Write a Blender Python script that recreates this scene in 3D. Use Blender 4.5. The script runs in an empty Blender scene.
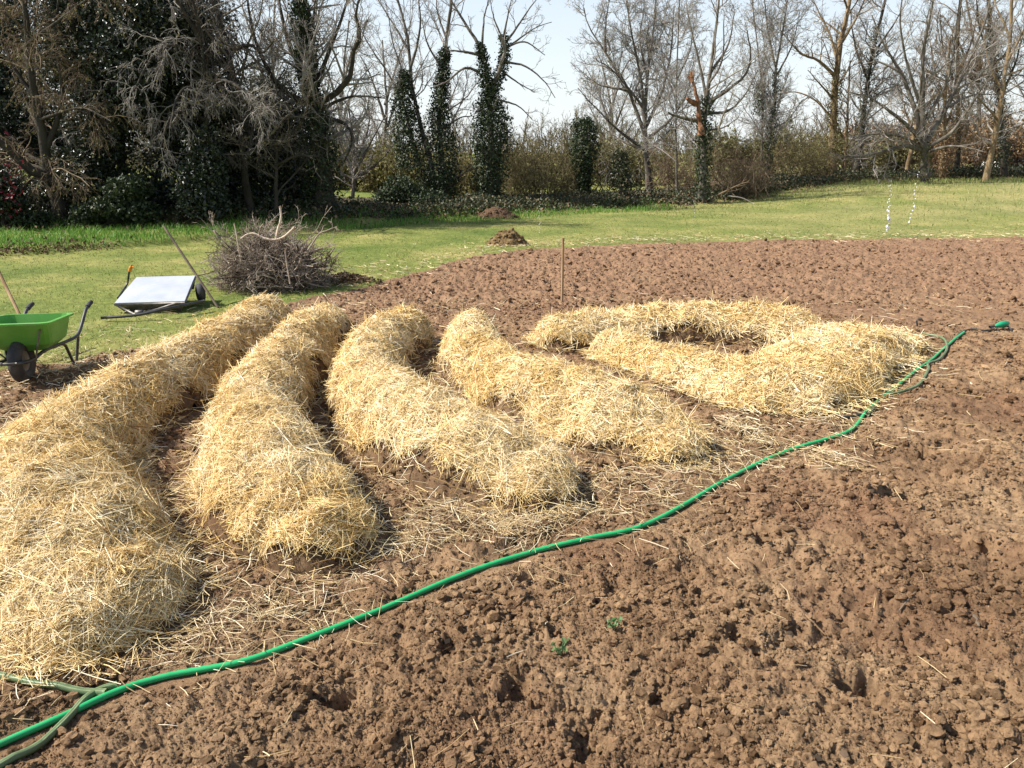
import bpy, math, random
import numpy as np
from math import radians, sin, cos, pi
rng = np.random.default_rng(7)
random.seed(7)
scene = bpy.context.scene
COL = scene.collection

# ------------------------------------------------------------------ survey of the place
F = 770.0; EYE = 1.75; PITCH = math.atan(234 / 770)
def _ray(px, py):
    x = (px - 512) / F; y = (384 - py) / F
    return np.array((x, cos(PITCH) + y * sin(PITCH), -sin(PITCH) + y * cos(PITCH)))
def G(px, py, z=0.0):                        # ground point seen in that direction
    d = _ray(px, py); t = (z - EYE) / d[2]
    return np.array((0, 0, EYE)) + d * t
def W(px, py, Y):                            # point in that direction, Y metres ahead
    d = _ray(px, py); return np.array((0, 0, EYE)) + d * (Y / d[1])

# ------------------------------------------------------------------ noise
def _hash(ix, iy, seed):
    h = (ix.astype(np.int64) * 374761393 + iy.astype(np.int64) * 668265263 + seed * 1442695041) & 0x7fffffff
    h = ((h ^ (h >> 13)) * 1274126177) & 0x7fffffff
    h = h ^ (h >> 16)
    return (h & 0xffff).astype(np.float32) * (2 * pi / 65536.0)
def perlin(x, y, seed=0):
    x = np.asarray(x, dtype=np.float64); y = np.asarray(y, dtype=np.float64)
    xi = np.floor(x); yi = np.floor(y)
    fx = (x - xi).astype(np.float32); fy = (y - yi).astype(np.float32)
    u = fx * fx * fx * (fx * (fx * 6 - 15) + 10); v = fy * fy * fy * (fy * (fy * 6 - 15) + 10)
    def g(dx, dy):
        a = _hash(xi + dx, yi + dy, seed)
        return np.cos(a) * (fx - dx) + np.sin(a) * (fy - dy)
    n0 = g(0, 0) * (1 - u) + g(1, 0) * u
    n1 = g(0, 1) * (1 - u) + g(1, 1) * u
    return (n0 * (1 - v) + n1 * v) * 1.5
def fbm(x, y, sc, octs, seed=0, gain=.5):
    s = 0; a = 1; t = 0
    for i in range(octs):
        s = s + a * perlin(x * sc + 17.3 * i, y * sc - 9.1 * i, seed + i); t += a; a *= gain; sc *= 2.03
    return s / t
def sstep(a, b, x):
    t = np.clip((x - a) / (b - a), 0, 1); return t * t * (3 - 2 * t)

# ------------------------------------------------------------------ mesh helpers
def link(o, parent=None):
    COL.objects.link(o)
    if parent is not None: o.parent = parent
    return o
def mesh_obj(name, V, faces, mat, parent=None, smooth=False):
    """V (N,3); faces: (M,k) array, or list of such arrays"""
    if not isinstance(faces, list): faces = [faces]
    me = bpy.data.meshes.new(name)
    V = np.asarray(V, dtype=np.float32)
    loops = np.concatenate([np.asarray(f, dtype=np.int32).ravel() for f in faces])
    sizes = np.concatenate([np.full(len(f), np.asarray(f).shape[1], dtype=np.int32) for f in faces])
    starts = np.concatenate([[0], np.cumsum(sizes)[:-1]]).astype(np.int32)
    me.vertices.add(len(V)); me.vertices.foreach_set('co', V.ravel())
    me.loops.add(len(loops)); me.loops.foreach_set('vertex_index', loops)
    me.polygons.add(len(sizes)); me.polygons.foreach_set('loop_start', starts)
    me.polygons.foreach_set('use_smooth', np.full(len(sizes), smooth, dtype=bool))
    me.update(calc_edges=True)
    mats = mat if isinstance(mat, (list, tuple)) else [mat]
    for m in mats: me.materials.append(m)
    o = bpy.data.objects.new(name, me)
    return link(o, parent)
def thing(name, label, cat, loc=(0, 0, 0), group=None):
    o = bpy.data.objects.new(name, None); link(o); o.location = [float(c) for c in loc]; o.empty_display_size = .2
    return tag(o, label, cat, group)
def tag(o, label=None, cat=None, group=None, kind=None):
    for k, v in (('label', label), ('category', cat), ('group', group), ('kind', kind)):
        if v: o[k] = v
    return o
class Geo:
    """collects geometry; build() links it as ONE mesh object (vertices kept relative to the parent's location)"""
    def __init__(s): s.V = []; s.F = {}; s.n = 0
    def add(s, V, *faces):
        V = np.asarray(V, dtype=np.float32).reshape(-1, 3)
        for f in faces:
            f = np.asarray(f, dtype=np.int64)
            if len(f): s.F.setdefault(f.shape[1], []).append(f + s.n)
        s.V.append(V); s.n += len(V)
    def tubes(s, P, R, sides=4, caps=False):
        """P (M,n,3), R (M,n)"""
        P = np.asarray(P, dtype=np.float64); R = np.asarray(R, dtype=np.float64)
        if P.ndim == 2: P = P[None]; R = R[None]
        M, n, _ = P.shape
        if M == 0: return
        T = np.gradient(P, axis=1); T /= np.linalg.norm(T, axis=2, keepdims=True) + 1e-9
        ref = np.where(np.abs(T.mean(1))[:, 2:3] > .8, np.array([[1., .15, 0]]), np.array([[.1, .1, 1.]]))[:, None, :]
        A = np.cross(T, ref); A /= np.linalg.norm(A, axis=2, keepdims=True) + 1e-9
        B = np.cross(T, A)
        th = np.arange(sides) * 2 * pi / sides
        V = P[:, :, None, :] + R[:, :, None, None] * (A[:, :, None, :] * np.cos(th)[None, None, :, None] + B[:, :, None, :] * np.sin(th)[None, None, :, None])
        base = (np.arange(M) * n * sides)[:, None, None]
        i = np.arange(n - 1)[None, :, None]; j = np.arange(sides)[None, None, :]; j2 = (j + 1) % sides
        q = np.stack(np.broadcast_arrays(base + i * sides + j, base + i * sides + j2, base + (i + 1) * sides + j2, base + (i + 1) * sides + j), -1).reshape(-1, 4)
        fs = [q]
        if caps:
            b = np.arange(M)[:, None] * n * sides
            fs += [b + np.arange(sides)[None, :], b + (n - 1) * sides + np.arange(sides)[::-1][None, :]]
        s.add(V.reshape(-1, 3), *fs)
    def box(s, c, sx, sy, sz, ax=None, bevel=0):
        ax = np.eye(3) if ax is None else np.asarray(ax)
        c = np.asarray(c, dtype=float); b = bevel
        V = []; 
        for (i, j, k) in ((-1, -1, -1), (1, -1, -1), (1, 1, -1), (-1, 1, -1), (-1, -1, 1), (1, -1, 1), (1, 1, 1), (-1, 1, 1)):
            V.append(c + ax[0] * i * sx / 2 + ax[1] * j * sy / 2 + ax[2] * k * sz / 2)
        s.add(V, [(0, 3, 2, 1), (4, 5, 6, 7), (0, 1, 5, 4), (1, 2, 6, 5), (2, 3, 7, 6), (3, 0, 4, 7)])
    def lathe(s, c, axis, prof, n=24):
        """prof: (offset along axis, radius)"""
        axis = np.asarray(axis, float); axis /= np.linalg.norm(axis)
        ref = np.array((0, 0, 1.)) if abs(axis[2]) < .8 else np.array((1., 0, 0))
        A = np.cross(axis, ref); A /= np.linalg.norm(A); B = np.cross(axis, A)
        th = np.arange(n) * 2 * pi / n
        V = np.array([np.asarray(c) + axis * a + r * (A * cos(t) + B * sin(t)) for a, r in prof for t in th])
        m = len(prof)
        q = [(i * n + j, i * n + (j + 1) % n, (i + 1) * n + (j + 1) % n, (i + 1) * n + j) for i in range(m - 1) for j in range(n)]
        s.add(V, q)
    def leaves(s, P, size, flat=0.0, N=None, droop=0.0):
        """folded rhombic leaves at P (K,3)"""
        K = len(P)
        if K == 0: return
        d = rng.normal(size=(K, 3)); d[:, 2] -= droop
        d /= np.linalg.norm(d, axis=1, keepdims=True)
        nn = rng.normal(size=(K, 3)) * (1 - flat) + (np.array((0, 0, 1.)) if N is None else N) * flat * 1.5
        sd = np.cross(d, nn); sd /= np.linalg.norm(sd, axis=1, keepdims=True) + 1e-9
        up = np.cross(sd, d)
        L = (size * rng.uniform(.6, 1.3, K))[:, None]; w = L * rng.uniform(.28, .4, (K, 1))
        V = np.stack([P - d * L * .5, P + sd * w + up * L * .12, P + d * L * .5, P - sd * w + up * L * .12], 1)
        b = np.arange(K)[:, None] * 4
        s.add(V.reshape(-1, 3), np.concatenate([b + np.array([0, 1, 2]), b + np.array([0, 2, 3])], 0))
    def build(s, name, mat, parent=None, smooth=False):
        V = np.concatenate(s.V) if s.V else np.zeros((0, 3))
        if parent is not None:
            o = parent; off = np.zeros(3)
            while o is not None: off += np.array(o.location); o = o.parent
            V = V - off
        return mesh_obj(name, V, [np.concatenate(f) for f in s.F.values()], mat, parent, smooth)
def spline(pts, n):
    """Catmull-Rom through pts (k,d), n samples"""
    P = np.asarray(pts, float); k = len(P)
    if k == 2: return P[0] + (P[1] - P[0]) * np.linspace(0, 1, n)[:, None]
    Q = np.vstack([2 * P[0] - P[1], P, 2 * P[-1] - P[-2]])
    d = np.r_[0, np.cumsum(np.linalg.norm(np.diff(P[:, :3], axis=0), axis=1))]
    u = np.interp(np.linspace(0, d[-1], n), d, np.arange(k))
    i = np.clip(u.astype(int), 0, k - 2); t = (u - i)[:, None]
    a, b, c, e = Q[i], Q[i + 1], Q[i + 2], Q[i + 3]
    return .5 * (2 * b + (c - a) * t + (2 * a - 5 * b + 4 * c - e) * t ** 2 + (3 * b - a - 3 * c + e) * t ** 3)

# ------------------------------------------------------------------ materials
def new_mat(name):
    m = bpy.data.materials.new(name); m.use_nodes = True
    nt = m.node_tree; nt.nodes.clear()
    out = nt.nodes.new('ShaderNodeOutputMaterial'); p = nt.nodes.new('ShaderNodeBsdfPrincipled')
    nt.links.new(p.outputs[0], out.inputs[0])
    return m, nt, p, out
def ramp(nt, fac, cols):
    r = nt.nodes.new('ShaderNodeValToRGB')
    els = r.color_ramp.elements
    while len(els) > 1: els.remove(els[-1])
    for i, (pos, c) in enumerate(cols):
        e = els[0] if i == 0 else els.new(pos)
        e.position = pos; e.color = (*c, 1)
    if fac is not None: nt.links.new(fac, r.inputs[0])
    return r.outputs[0]
def noise_node(nt, scale, detail=4, rough=.55, stretch=None):
    tc = nt.nodes.new('ShaderNodeNewGeometry')
    n = nt.nodes.new('ShaderNodeTexNoise'); n.inputs['Scale'].default_value = scale
    n.inputs['Detail'].default_value = detail; n.inputs['Roughness'].default_value = rough
    src = tc.outputs['Position']
    if stretch:
        mp = nt.nodes.new('ShaderNodeMapping'); mp.inputs['Scale'].default_value = stretch
        nt.links.new(src, mp.inputs[0]); src = mp.outputs[0]
    nt.links.new(src, n.inputs['Vector']); return n.outputs['Fac']
def mixc(nt, fac, a, b, mode='MIX'):
    m = nt.nodes.new('ShaderNodeMix'); m.data_type = 'RGBA'; m.blend_type = mode
    if isinstance(fac, (int, float)): m.inputs[0].default_value = fac
    else: nt.links.new(fac, m.inputs[0])
    for sock, v in ((m.inputs[6], a), (m.inputs[7], b)):
        if isinstance(v, tuple): sock.default_value = (*v, 1)
        else: nt.links.new(v, sock)
    return m.outputs[2]
def bump(nt, p, h, strength, dist):
    b = nt.nodes.new('ShaderNodeBump'); b.inputs['Strength'].default_value = strength; b.inputs['Distance'].default_value = dist
    nt.links.new(h, b.inputs['Height']); nt.links.new(b.outputs[0], p.inputs['Normal'])
def surf(name, cols, scale=4, rough=.8, spec=.2, bmp=None, metal=0.0, stretch=None, detail=5):
    m, nt, p, _ = new_mat(name)
    c = ramp(nt, noise_node(nt, scale, detail, .6, stretch), cols) if len(cols) > 1 else None
    if c is None: p.inputs['Base Color'].default_value = (*cols[0][1], 1)
    else: nt.links.new(c, p.inputs['Base Color'])
    p.inputs['Roughness'].default_value = rough; p.inputs['Specular IOR Level'].default_value = spec; p.inputs['Metallic'].default_value = metal
    if bmp: bump(nt, p, noise_node(nt, bmp[0], 4), bmp[1], bmp[2])
    return m
def island(name, cols, rough=.6, spec=.25, transl=0.0, scale=None, cols2=None):
    """colour differs per loose piece (straw, leaf, blade)"""
    m, nt, p, out = new_mat(name)
    g = nt.nodes.new('ShaderNodeNewGeometry')
    c = ramp(nt, g.outputs['Random Per Island'], cols)
    if scale:
        c = mixc(nt, ramp(nt, noise_node(nt, scale, 3), [(.42, (0, 0, 0)), (.6, (1, 1, 1))]), c, ramp(nt, g.outputs['Random Per Island'], cols2))
    nt.links.new(c, p.inputs['Base Color']); p.inputs['Roughness'].default_value = rough; p.inputs['Specular IOR Level'].default_value = spec
    if transl:
        t = nt.nodes.new('ShaderNodeBsdfTranslucent'); nt.links.new(c, t.inputs[0])
        mx = nt.nodes.new('ShaderNodeMixShader'); mx.inputs[0].default_value = transl
        nt.links.new(p.outputs[0], mx.inputs[1]); nt.links.new(t.outputs[0], mx.inputs[2]); nt.links.new(mx.outputs[0], out.inputs[0])
    return m

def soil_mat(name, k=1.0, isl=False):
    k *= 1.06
    m, nt, p, _ = new_mat(name)
    a = ramp(nt, noise_node(nt, 1.3, 6, .65), [(.3, (.148 * k, .088 * k, .048 * k)), (.5, (.222 * k, .139 * k, .077 * k)), (.68, (.282 * k, .19 * k, .11 * k))])
    b = ramp(nt, noise_node(nt, 23, 6, .7), [(.35, (.55, .52, .5)), (.5, (1, 1, 1)), (.7, (1.18, 1.16, 1.12))])
    c = mixc(nt, 1.0, a, b, 'MULTIPLY')
    # damp dark-red turned earth in patches
    c = mixc(nt, ramp(nt, noise_node(nt, .9, 5, .6), [(.5, (0, 0, 0)), (.64, (.55, .55, .55))]), c, (.15 * k, .078 * k, .045 * k))
    gy = nt.nodes.new('ShaderNodeNewGeometry'); sy = nt.nodes.new('ShaderNodeSeparateXYZ'); nt.links.new(gy.outputs['Position'], sy.inputs[0])
    my = nt.nodes.new('ShaderNodeMapRange'); my.inputs[1].default_value = 6.5; my.inputs[2].default_value = 10; my.inputs[4].default_value = .7; nt.links.new(sy.outputs[1], my.inputs[0])
    c = mixc(nt, my.outputs[0], c, mixc(nt, 1.0, b, (.2 * k, .12 * k, .073 * k), 'MULTIPLY'))          # the back of the plot is redder earth
    if isl:
        gi = nt.nodes.new('ShaderNodeNewGeometry'); c = mixc(nt, 1.0, c, ramp(nt, gi.outputs['Random Per Island'], [(0, (.38, .34, .3)), (.3, (.85, .84, .82)), (.8, (1.08, 1.08, 1.06)), (1, (1.25, 1.25, 1.22))]), 'MULTIPLY')
    # bleached grit specks
    c = mixc(nt, ramp(nt, noise_node(nt, 160, 2, .5), [(.69, (0, 0, 0)), (.74, (.6, .6, .6))]), c, (.42, .34, .25))
    nt.links.new(c, p.inputs['Base Color']); p.inputs['Roughness'].default_value = .95; p.inputs['Specular IOR Level'].default_value = .1
    bump(nt, p, noise_node(nt, 100, 8, .8), .9, .011)
    return m
M_SOIL = soil_mat('tilled_earth')
M_CLOD = soil_mat('earth_clods', 1.0, True)
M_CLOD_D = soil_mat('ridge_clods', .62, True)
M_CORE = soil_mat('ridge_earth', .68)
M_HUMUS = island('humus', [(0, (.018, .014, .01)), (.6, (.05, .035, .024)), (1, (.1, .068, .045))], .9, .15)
M_STRAWBED = surf('straw_bed', [(.3, (.22, .13, .045)), (.5, (.42, .27, .095)), (.7, (.58, .4, .16))], 38, .8, .15, (60, .9, .02))
M_STRAW = island('straw', [(0, (.22, .115, .033)), (.2, (.54, .345, .115)), (.5, (.77, .565, .235)), (.8, (.86, .685, .36)), (1, (.91, .82, .6))], .55, .15, .2,
                 1.6, [(0, (.33, .2, .07)), (.3, (.7, .52, .24)), (.7, (.87, .72, .42)), (1, (.91, .85, .69))])
M_STRAW_OLD = island('weathered_straw', [(0, (.25, .16, .075)), (.4, (.5, .37, .18)), (.8, (.68, .55, .33)), (1, (.76, .69, .52))], .6, .25, .1)
def lawn_mat():
    m, nt, p, _ = new_mat('mown_lawn')
    a = ramp(nt, noise_node(nt, .5, 6, .65), [(.32, (.075, .115, .022)), (.5, (.15, .17, .042)), (.68, (.27, .24, .085))])
    b = ramp(nt, noise_node(nt, 9, 5, .7), [(.3, (.6, .66, .55)), (.5, (1, 1, 1)), (.7, (1.25, 1.2, 1.15))])
    c = mixc(nt, 1.0, a, b, 'MULTIPLY')
    gp = nt.nodes.new('ShaderNodeNewGeometry'); sx = nt.nodes.new('ShaderNodeSeparateXYZ'); nt.links.new(gp.outputs['Position'], sx.inputs[0])
    mr = nt.nodes.new('ShaderNodeMapRange'); mr.inputs[1].default_value = -2; mr.inputs[2].default_value = 22; nt.links.new(sx.outputs[0], mr.inputs[0])
    dry = nt.nodes.new('ShaderNodeMath'); dry.operation = 'MULTIPLY'; nt.links.new(mr.outputs[0], dry.inputs[0]); nt.links.new(ramp(nt, noise_node(nt, .35, 4), [(.3, (.1, .1, .1)), (.7, (1, 1, 1))]), dry.inputs[1])
    c = mixc(nt, dry.outputs[0], c, mixc(nt, 1.0, b, (.3, .25, .12), 'MULTIPLY'))
    nt.links.new(c, p.inputs['Base Color']); p.inputs['Roughness'].default_value = .9; p.inputs['Specular IOR Level'].default_value = .12
    bump(nt, p, noise_node(nt, 30, 4, .7), .7, .03)
    return m
M_LAWN = lawn_mat()
M_BLADE = island('lawn_blades', [(0, (.14, .175, .038)), (.4, (.18, .205, .052)), (.8, (.25, .25, .08)), (1, (.42, .36, .17))], .6, .2, .3)
M_LUSH = island('lush_blades', [(0, (.06, .14, .02)), (.5, (.11, .24, .035)), (1, (.2, .32, .06))], .5, .25, .35)
M_ROUGH = island('rough_blades', [(0, (.15, .2, .05)), (.5, (.22, .26, .075)), (.8, (.3, .3, .11)), (1, (.42, .36, .2))], .6, .2, .3)
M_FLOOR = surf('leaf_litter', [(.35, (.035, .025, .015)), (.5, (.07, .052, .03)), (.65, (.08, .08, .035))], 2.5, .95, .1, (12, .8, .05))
M_LITTER = island('dead_leaves', [(0, (.05, .035, .02)), (.5, (.13, .085, .045)), (1, (.24, .17, .1))], .8, .15, .1)
M_BRAMBLE = island('bramble_leaves', [(0, (.015, .022, .009)), (.45, (.035, .048, .016)), (.75, (.07, .075, .03)), (1, (.15, .11, .06))], .5, .35, .15)
M_BARK = surf('grey_bark', [(.35, (.065, .056, .043)), (.55, (.14, .122, .098)), (.7, (.25, .23, .19))], 7, .9, .15, (18, .8, .03), stretch=(1, 1, .3))
M_BARK_D = surf('dark_bark', [(.35, (.028, .024, .018)), (.6, (.06, .052, .038))], 6, .9, .15, (16, .8, .03), stretch=(1, 1, .3))
M_BARK_B = surf('brown_bark', [(.35, (.13, .09, .05)), (.55, (.25, .18, .1)), (.7, (.34, .27, .17))], 6, .9, .15, (16, .8, .03), stretch=(1, 1, .3))
M_TWIG_G = surf('grey_twigs', [(.35, (.165, .145, .12)), (.6, (.31, .28, .245))], 1.2, .8, .2)
M_TWIG_B = surf('brown_twigs', [(.35, (.085, .06, .036)), (.6, (.2, .148, .092))], 1.2, .8, .2)
M_TWIG_O = surf('olive_twigs', [(.35, (.075, .06, .03)), (.6, (.15, .122, .062))], 1.2, .8, .2)
M_TWIG_D = surf('dark_twigs', [(.35, (.06, .05, .035)), (.6, (.14, .12, .09))], 1.2, .8, .2)
M_IVY = island('ivy_leaves', [(0, (.012, .022, .008)), (.5, (.028, .045, .015)), (.9, (.05, .07, .022)), (1, (.085, .1, .045))], .55, .35, .15)
M_HOLLY = island('holly_leaves', [(0, (.01, .018, .008)), (.6, (.024, .036, .015)), (1, (.05, .06, .025))], .38, .5, .08)
M_BUD_O = island('olive_buds', [(0, (.08, .075, .02)), (.5, (.16, .145, .045)), (1, (.26, .22, .08))], .6, .2, .3)
M_BUD_G = island('grey_green_buds', [(0, (.1, .1, .035)), (.5, (.16, .15, .06)), (1, (.24, .22, .1))], .6, .2, .3)
M_BEECH = island('beech_leaves', [(0, (.15, .085, .04)), (.5, (.26, .165, .085)), (1, (.36, .25, .14))], .7, .2, .2)
M_CAMELLIA = island('camellia_flowers', [(0, (.09, .006, .012)), (1, (.22, .02, .035))], .5, .3, .2)
M_HOSE = surf('green_hose', [(.3, (.012, .27, .08)), (.5, (.02, .34, .11)), (.66, (.03, .33, .11)), (.74, (.11, .22, .09))], 14, .4, .4)
M_HOSE2 = surf('dull_hose', [(.35, (.05, .085, .035)), (.6, (.1, .15, .065))], 9, .45, .4)
M_HOSE2S = surf('hose_stripe', [(.4, (.13, .17, .075)), (.6, (.2, .25, .12))], 15, .45, .4)
M_HOSEB = surf('black_hose', [(.4, (.03, .03, .028)), (.6, (.06, .055, .05))], 15, .5, .4)
M_TRAY = surf('green_plastic', [(.35, (.08, .26, .035)), (.6, (.11, .3, .055)), (.72, (.16, .22, .08))], 7, .5, .35)
M_RUBBER = surf('rubber', [(.4, (.03, .03, .032)), (.65, (.075, .068, .06))], 8, .75, .3, (40, .3, .005))
M_TUBE = surf('painted_tube', [(.4, (.02, .02, .022)), (.65, (.05, .048, .045))], 12, .4, .45)
M_RUST = surf('grey_metal', [(.4, (.12, .11, .1)), (.65, (.24, .22, .2))], 14, .5, .4, metal=.3)
M_ZINC = surf('galvanised_sheet', [(.35, (.4, .42, .45)), (.65, (.5, .52, .55))], 3, .5, .5, metal=.5)
M_GRIP = surf('orange_grip', [(0, (.6, .22, .02))], 1, .5, .4)
M_WOOD = surf('weathered_wood', [(.35, (.2, .12, .06)), (.6, (.36, .24, .13))], 9, .8, .2, stretch=(1, 1, .2))
M_WOOD_D = surf('dark_wood', [(.35, (.07, .05, .035)), (.6, (.16, .12, .08))], 9, .7, .25, stretch=(1, 1, .2))
M_BRUSH = surf('dead_brush', [(.3, (.16, .12, .09)), (.5, (.31, .25, .19)), (.7, (.5, .43, .35))], 6, .85, .15)
M_BRUSH_D = surf('dark_brush', [(.35, (.045, .033, .025)), (.65, (.12, .09, .065))], 6, .85, .15)
M_PALE = surf('bare_pale_wood', [(.3, (.34, .25, .18)), (.5, (.5, .4, .3)), (.7, (.62, .52, .42))], 8, .8, .2, (30, .4, .01))
M_COMPOST = surf('compost', [(.35, (.075, .046, .022)), (.55, (.15, .1, .046)), (.7, (.22, .155, .075))], 14, .95, .1, (40, .9, .02))
M_SPRINK = surf('green_sprinkler', [(.4, (.008, .2, .09)), (.6, (.015, .27, .125))], 20, .4, .45)
M_WHITE = surf('white_render', [(.35, (.66, .66, .64)), (.65, (.8, .8, .78))], 3, .8, .2)
M_SLATE = surf('grey_roof', [(.35, (.2, .2, .25)), (.65, (.3, .3, .36))], 6, .7, .3)
M_SPROUT = island('sprout_leaves', [(0, (.06, .14, .04)), (1, (.2, .28, .13))], .5, .3, .25)
def water_mat():
    m, nt, p, _ = new_mat('water_drops')
    p.inputs['Base Color'].default_value = (.95, .97, 1, 1); p.inputs['Roughness'].default_value = .08  # milky white body colour stands in for backlight shining through the drops
    p.inputs['Transmission Weight'].default_value = .45; p.inputs['IOR'].default_value = 1.33
    return m
M_WATER = water_mat()

# ------------------------------------------------------------------ straw mounds: plan
MOUNDS = [  # centre lines (x, y, half width, crest height)
    [[(-2.44, 7.5, .29, .32), (-2.5, 6.6, .31, .32), (-2.53, 5.7, .31, .33), (-2.57, 4.7, .30, .34), (-2.44, 3.9, .34, .36), (-2.17, 3.3, .43, .38), (-1.88, 2.93, .44, .33), (-1.63, 2.66, .38, .2)]],
    [[(-1.8, 7.2, .28, .32), (-1.78, 6.3, .29, .34), (-1.72, 5.3, .30, .35), (-1.56, 4.4, .33, .36), (-1.3, 3.78, .36, .36), (-1.06, 3.4, .35, .30), (-.9, 3.2, .3, .18)]],
    [[(-1.0, 7.0, .28, .31), (-1.13, 6.3, .28, .33), (-1.07, 5.45, .30, .34), (-.8, 4.72, .34, .34), (-.44, 4.26, .37, .34), (-.14, 3.98, .37, .29), (.06, 3.82, .32, .17)]],
    [[(-.37, 6.8, .26, .3), (-.32, 6.15, .3, .32), (-.14, 5.55, .3, .32), (.18, 5.06, .33, .31), (.56, 4.74, .37, .31), (.76, 4.54, .36, .27), (.92, 4.38, .3, .16)]],
    [[(.5, 7.0, .32, .24), (1.1, 7.25, .38, .26), (1.9, 7.32, .38, .26), (2.6, 7.2, .42, .25)],
     [(.9, 6.5, .22, .2), (1.17, 6.12, .26, .19), (1.5, 5.78, .33, .17), (1.88, 5.46, .45, .21), (2.3, 5.72, .5, .22), (2.75, 6.35, .48, .23), (3.15, 6.72, .42, .18), (3.5, 6.9, .3, .09)]],
]
def mound_eh(md, x, y):
    """distance from the centre line over half width, and crest height there"""
    e = np.full(np.shape(x), 9.0); h = np.full(np.shape(x), .3)
    for ln in md:
        S = spline(ln, 26)
        for a, b in zip(S[:-1], S[1:]):
            dx, dy = b[0] - a[0], b[1] - a[1]
            t = np.clip(((x - a[0]) * dx + (y - a[1]) * dy) / (dx * dx + dy * dy), 0, 1)
            d = np.hypot(x - a[0] - t * dx, y - a[1] - t * dy) / (a[2] + t * (b[2] - a[2]))
            m = d < e; e = np.where(m, d, e); h = np.where(m, a[3] + t * (b[3] - a[3]), h)
    return e, h
def mound_e(md, x, y): return mound_eh(md, x, y)[0]
def mound_h(i, x, y):
    e, h = mound_eh(MOUNDS[i], x, y)
    e = e * (1 + .24 * fbm(x, y, 1.7, 3, 60 + i) + .11 * fbm(x, y, 6, 2, 65 + i))
    pr = np.clip(1 - np.clip(e, 0, 1.2) ** 2.15, 0, 1) ** .86
    return pr * (h * .97 + .055 * fbm(x, y, 1.5, 3, 40 + i)) + pr ** .5 * (.042 * fbm(x, y, 4.5, 3, 55 + i) + .02 * fbm(x, y, 11, 3, 50 + i)) - .07 * (e > 1)
def all_e(x, y):
    return np.min([mound_e(m, x, y) for m in MOUNDS], axis=0)

# ------------------------------------------------------------------ ground
FIELD = [(60, 17.4), (12.6, 16.8), (10.9, 16.6), (8.06, 16.2), (5.04, 15.8), (2.1, 14.95), (.15, 14.2), (-1.0, 12.6), (-1.64, 11.2), (-2.1, 9.9), (-2.75, 9.1), (-3.1, 8.2), (-3.25, 7.4), (-3.45, 6.85), (-3.75, 6.4), (-4.4, 6.1), (-6, 5.6), (-30, 3), (-30, -30), (60, -30)]
def in_poly(poly, x, y):
    r = np.zeros(np.shape(x), bool)
    for (x0, y0), (x1, y1) in zip(poly, poly[1:] + poly[:1]):
        if y0 == y1: continue
        r ^= ((y0 > y) != (y1 > y)) & (x < (x1 - x0) * (y - y0) / (y1 - y0) + x0)
    return r
def poly_dist(pl, x, y):
    d = np.full(np.shape(x), 99.0)
    for a, b in zip(pl[:-1], pl[1:]):
        dx, dy = b[0] - a[0], b[1] - a[1]
        t = np.clip(((x - a[0]) * dx + (y - a[1]) * dy) / (dx * dx + dy * dy), 0, 1)
        d = np.minimum(d, np.hypot(x - a[0] - t * dx, y - a[1] - t * dy))
    return d
def field_sd(x, y):                                    # >0 inside the tilled field
    xx = x + .10 * fbm(x, y, 2.2, 3, 5); yy = y + .14 * fbm(x, y, 2.2, 3, 6)
    d = poly_dist(FIELD[:-2], xx, yy)
    return np.where(in_poly(FIELD, xx, yy), d, -d)
HOSE_PX = [(-60, 768), (0, 740), (60, 712), (120, 683), (170, 668), (240, 655), (300, 635), (380, 605), (460, 570), (530, 547), (590, 533), (640, 522), (690, 497), (750, 463), (800, 443), (850, 428), (870, 406), (900, 383), (935, 356), (955, 339), (964, 332)]
HOSE = np.array([G(*p, .03) for p in HOSE_PX])
TREELINE = [(-40, 16.8), (-16, 17.2), (-10, 17.6), (-4.9, 18.9), (-2, 21.2), (0, 22.6), (2.5, 24.5), (6, 26.5), (9, 28.6), (14, 32.0), (18, 33.8), (23, 34.8), (60, 38)]
def behind_trees(x, y):
    return y - np.interp(x, [p[0] for p in TREELINE], [p[1] for p in TREELINE])
BANK = [(-40, 9), (-14, 11.8), (-8.7, 13.3), (-7.5, 14.3), (-6.0, 15.9), (-4.5, 17.6), (-3, 19.6)]
def bank_amt(x, y):                                    # raised lush bank on the left
    edge = np.interp(x, [p[0] for p in BANK], [p[1] for p in BANK])
    return sstep(0, .45, y - edge + .25 * fbm(x, y, .9, 3, 9)) * sstep(-1.5, -4.5, x)
def base_z(x, y):
    z = .035 * fbm(x, y, .55, 3, 1) + .05 * fbm(x, y, .16, 2, 2) * sstep(3, 12, y)
    z = z + .12 * bank_amt(x, y)
    z = z + .55 * sstep(18, 30, y) * sstep(5, 14, x)
    z = z + .16 * sstep(-1.2, .2, behind_trees(x, y)) * (1 + .6 * fbm(x, y, .5, 3, 3))
    return z
PITS = [(768, 540, .10, .08), (800, 552, .06, .06), (872, 690, .10, .11), (338, 704, .07, .08), (262, 655, .06, .06), (560, 632, .05, .05), (905, 540, .05, .05), (520, 690, .06, .06), (985, 655, .06, .06), (690, 575, .06, .05), (740, 640, .07, .05), (450, 655, .05, .05), (590, 745, .07, .08), (960, 735, .06, .06), (660, 700, .05, .05), (400, 600, .05, .05), (855, 610, .05, .05)]
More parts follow.
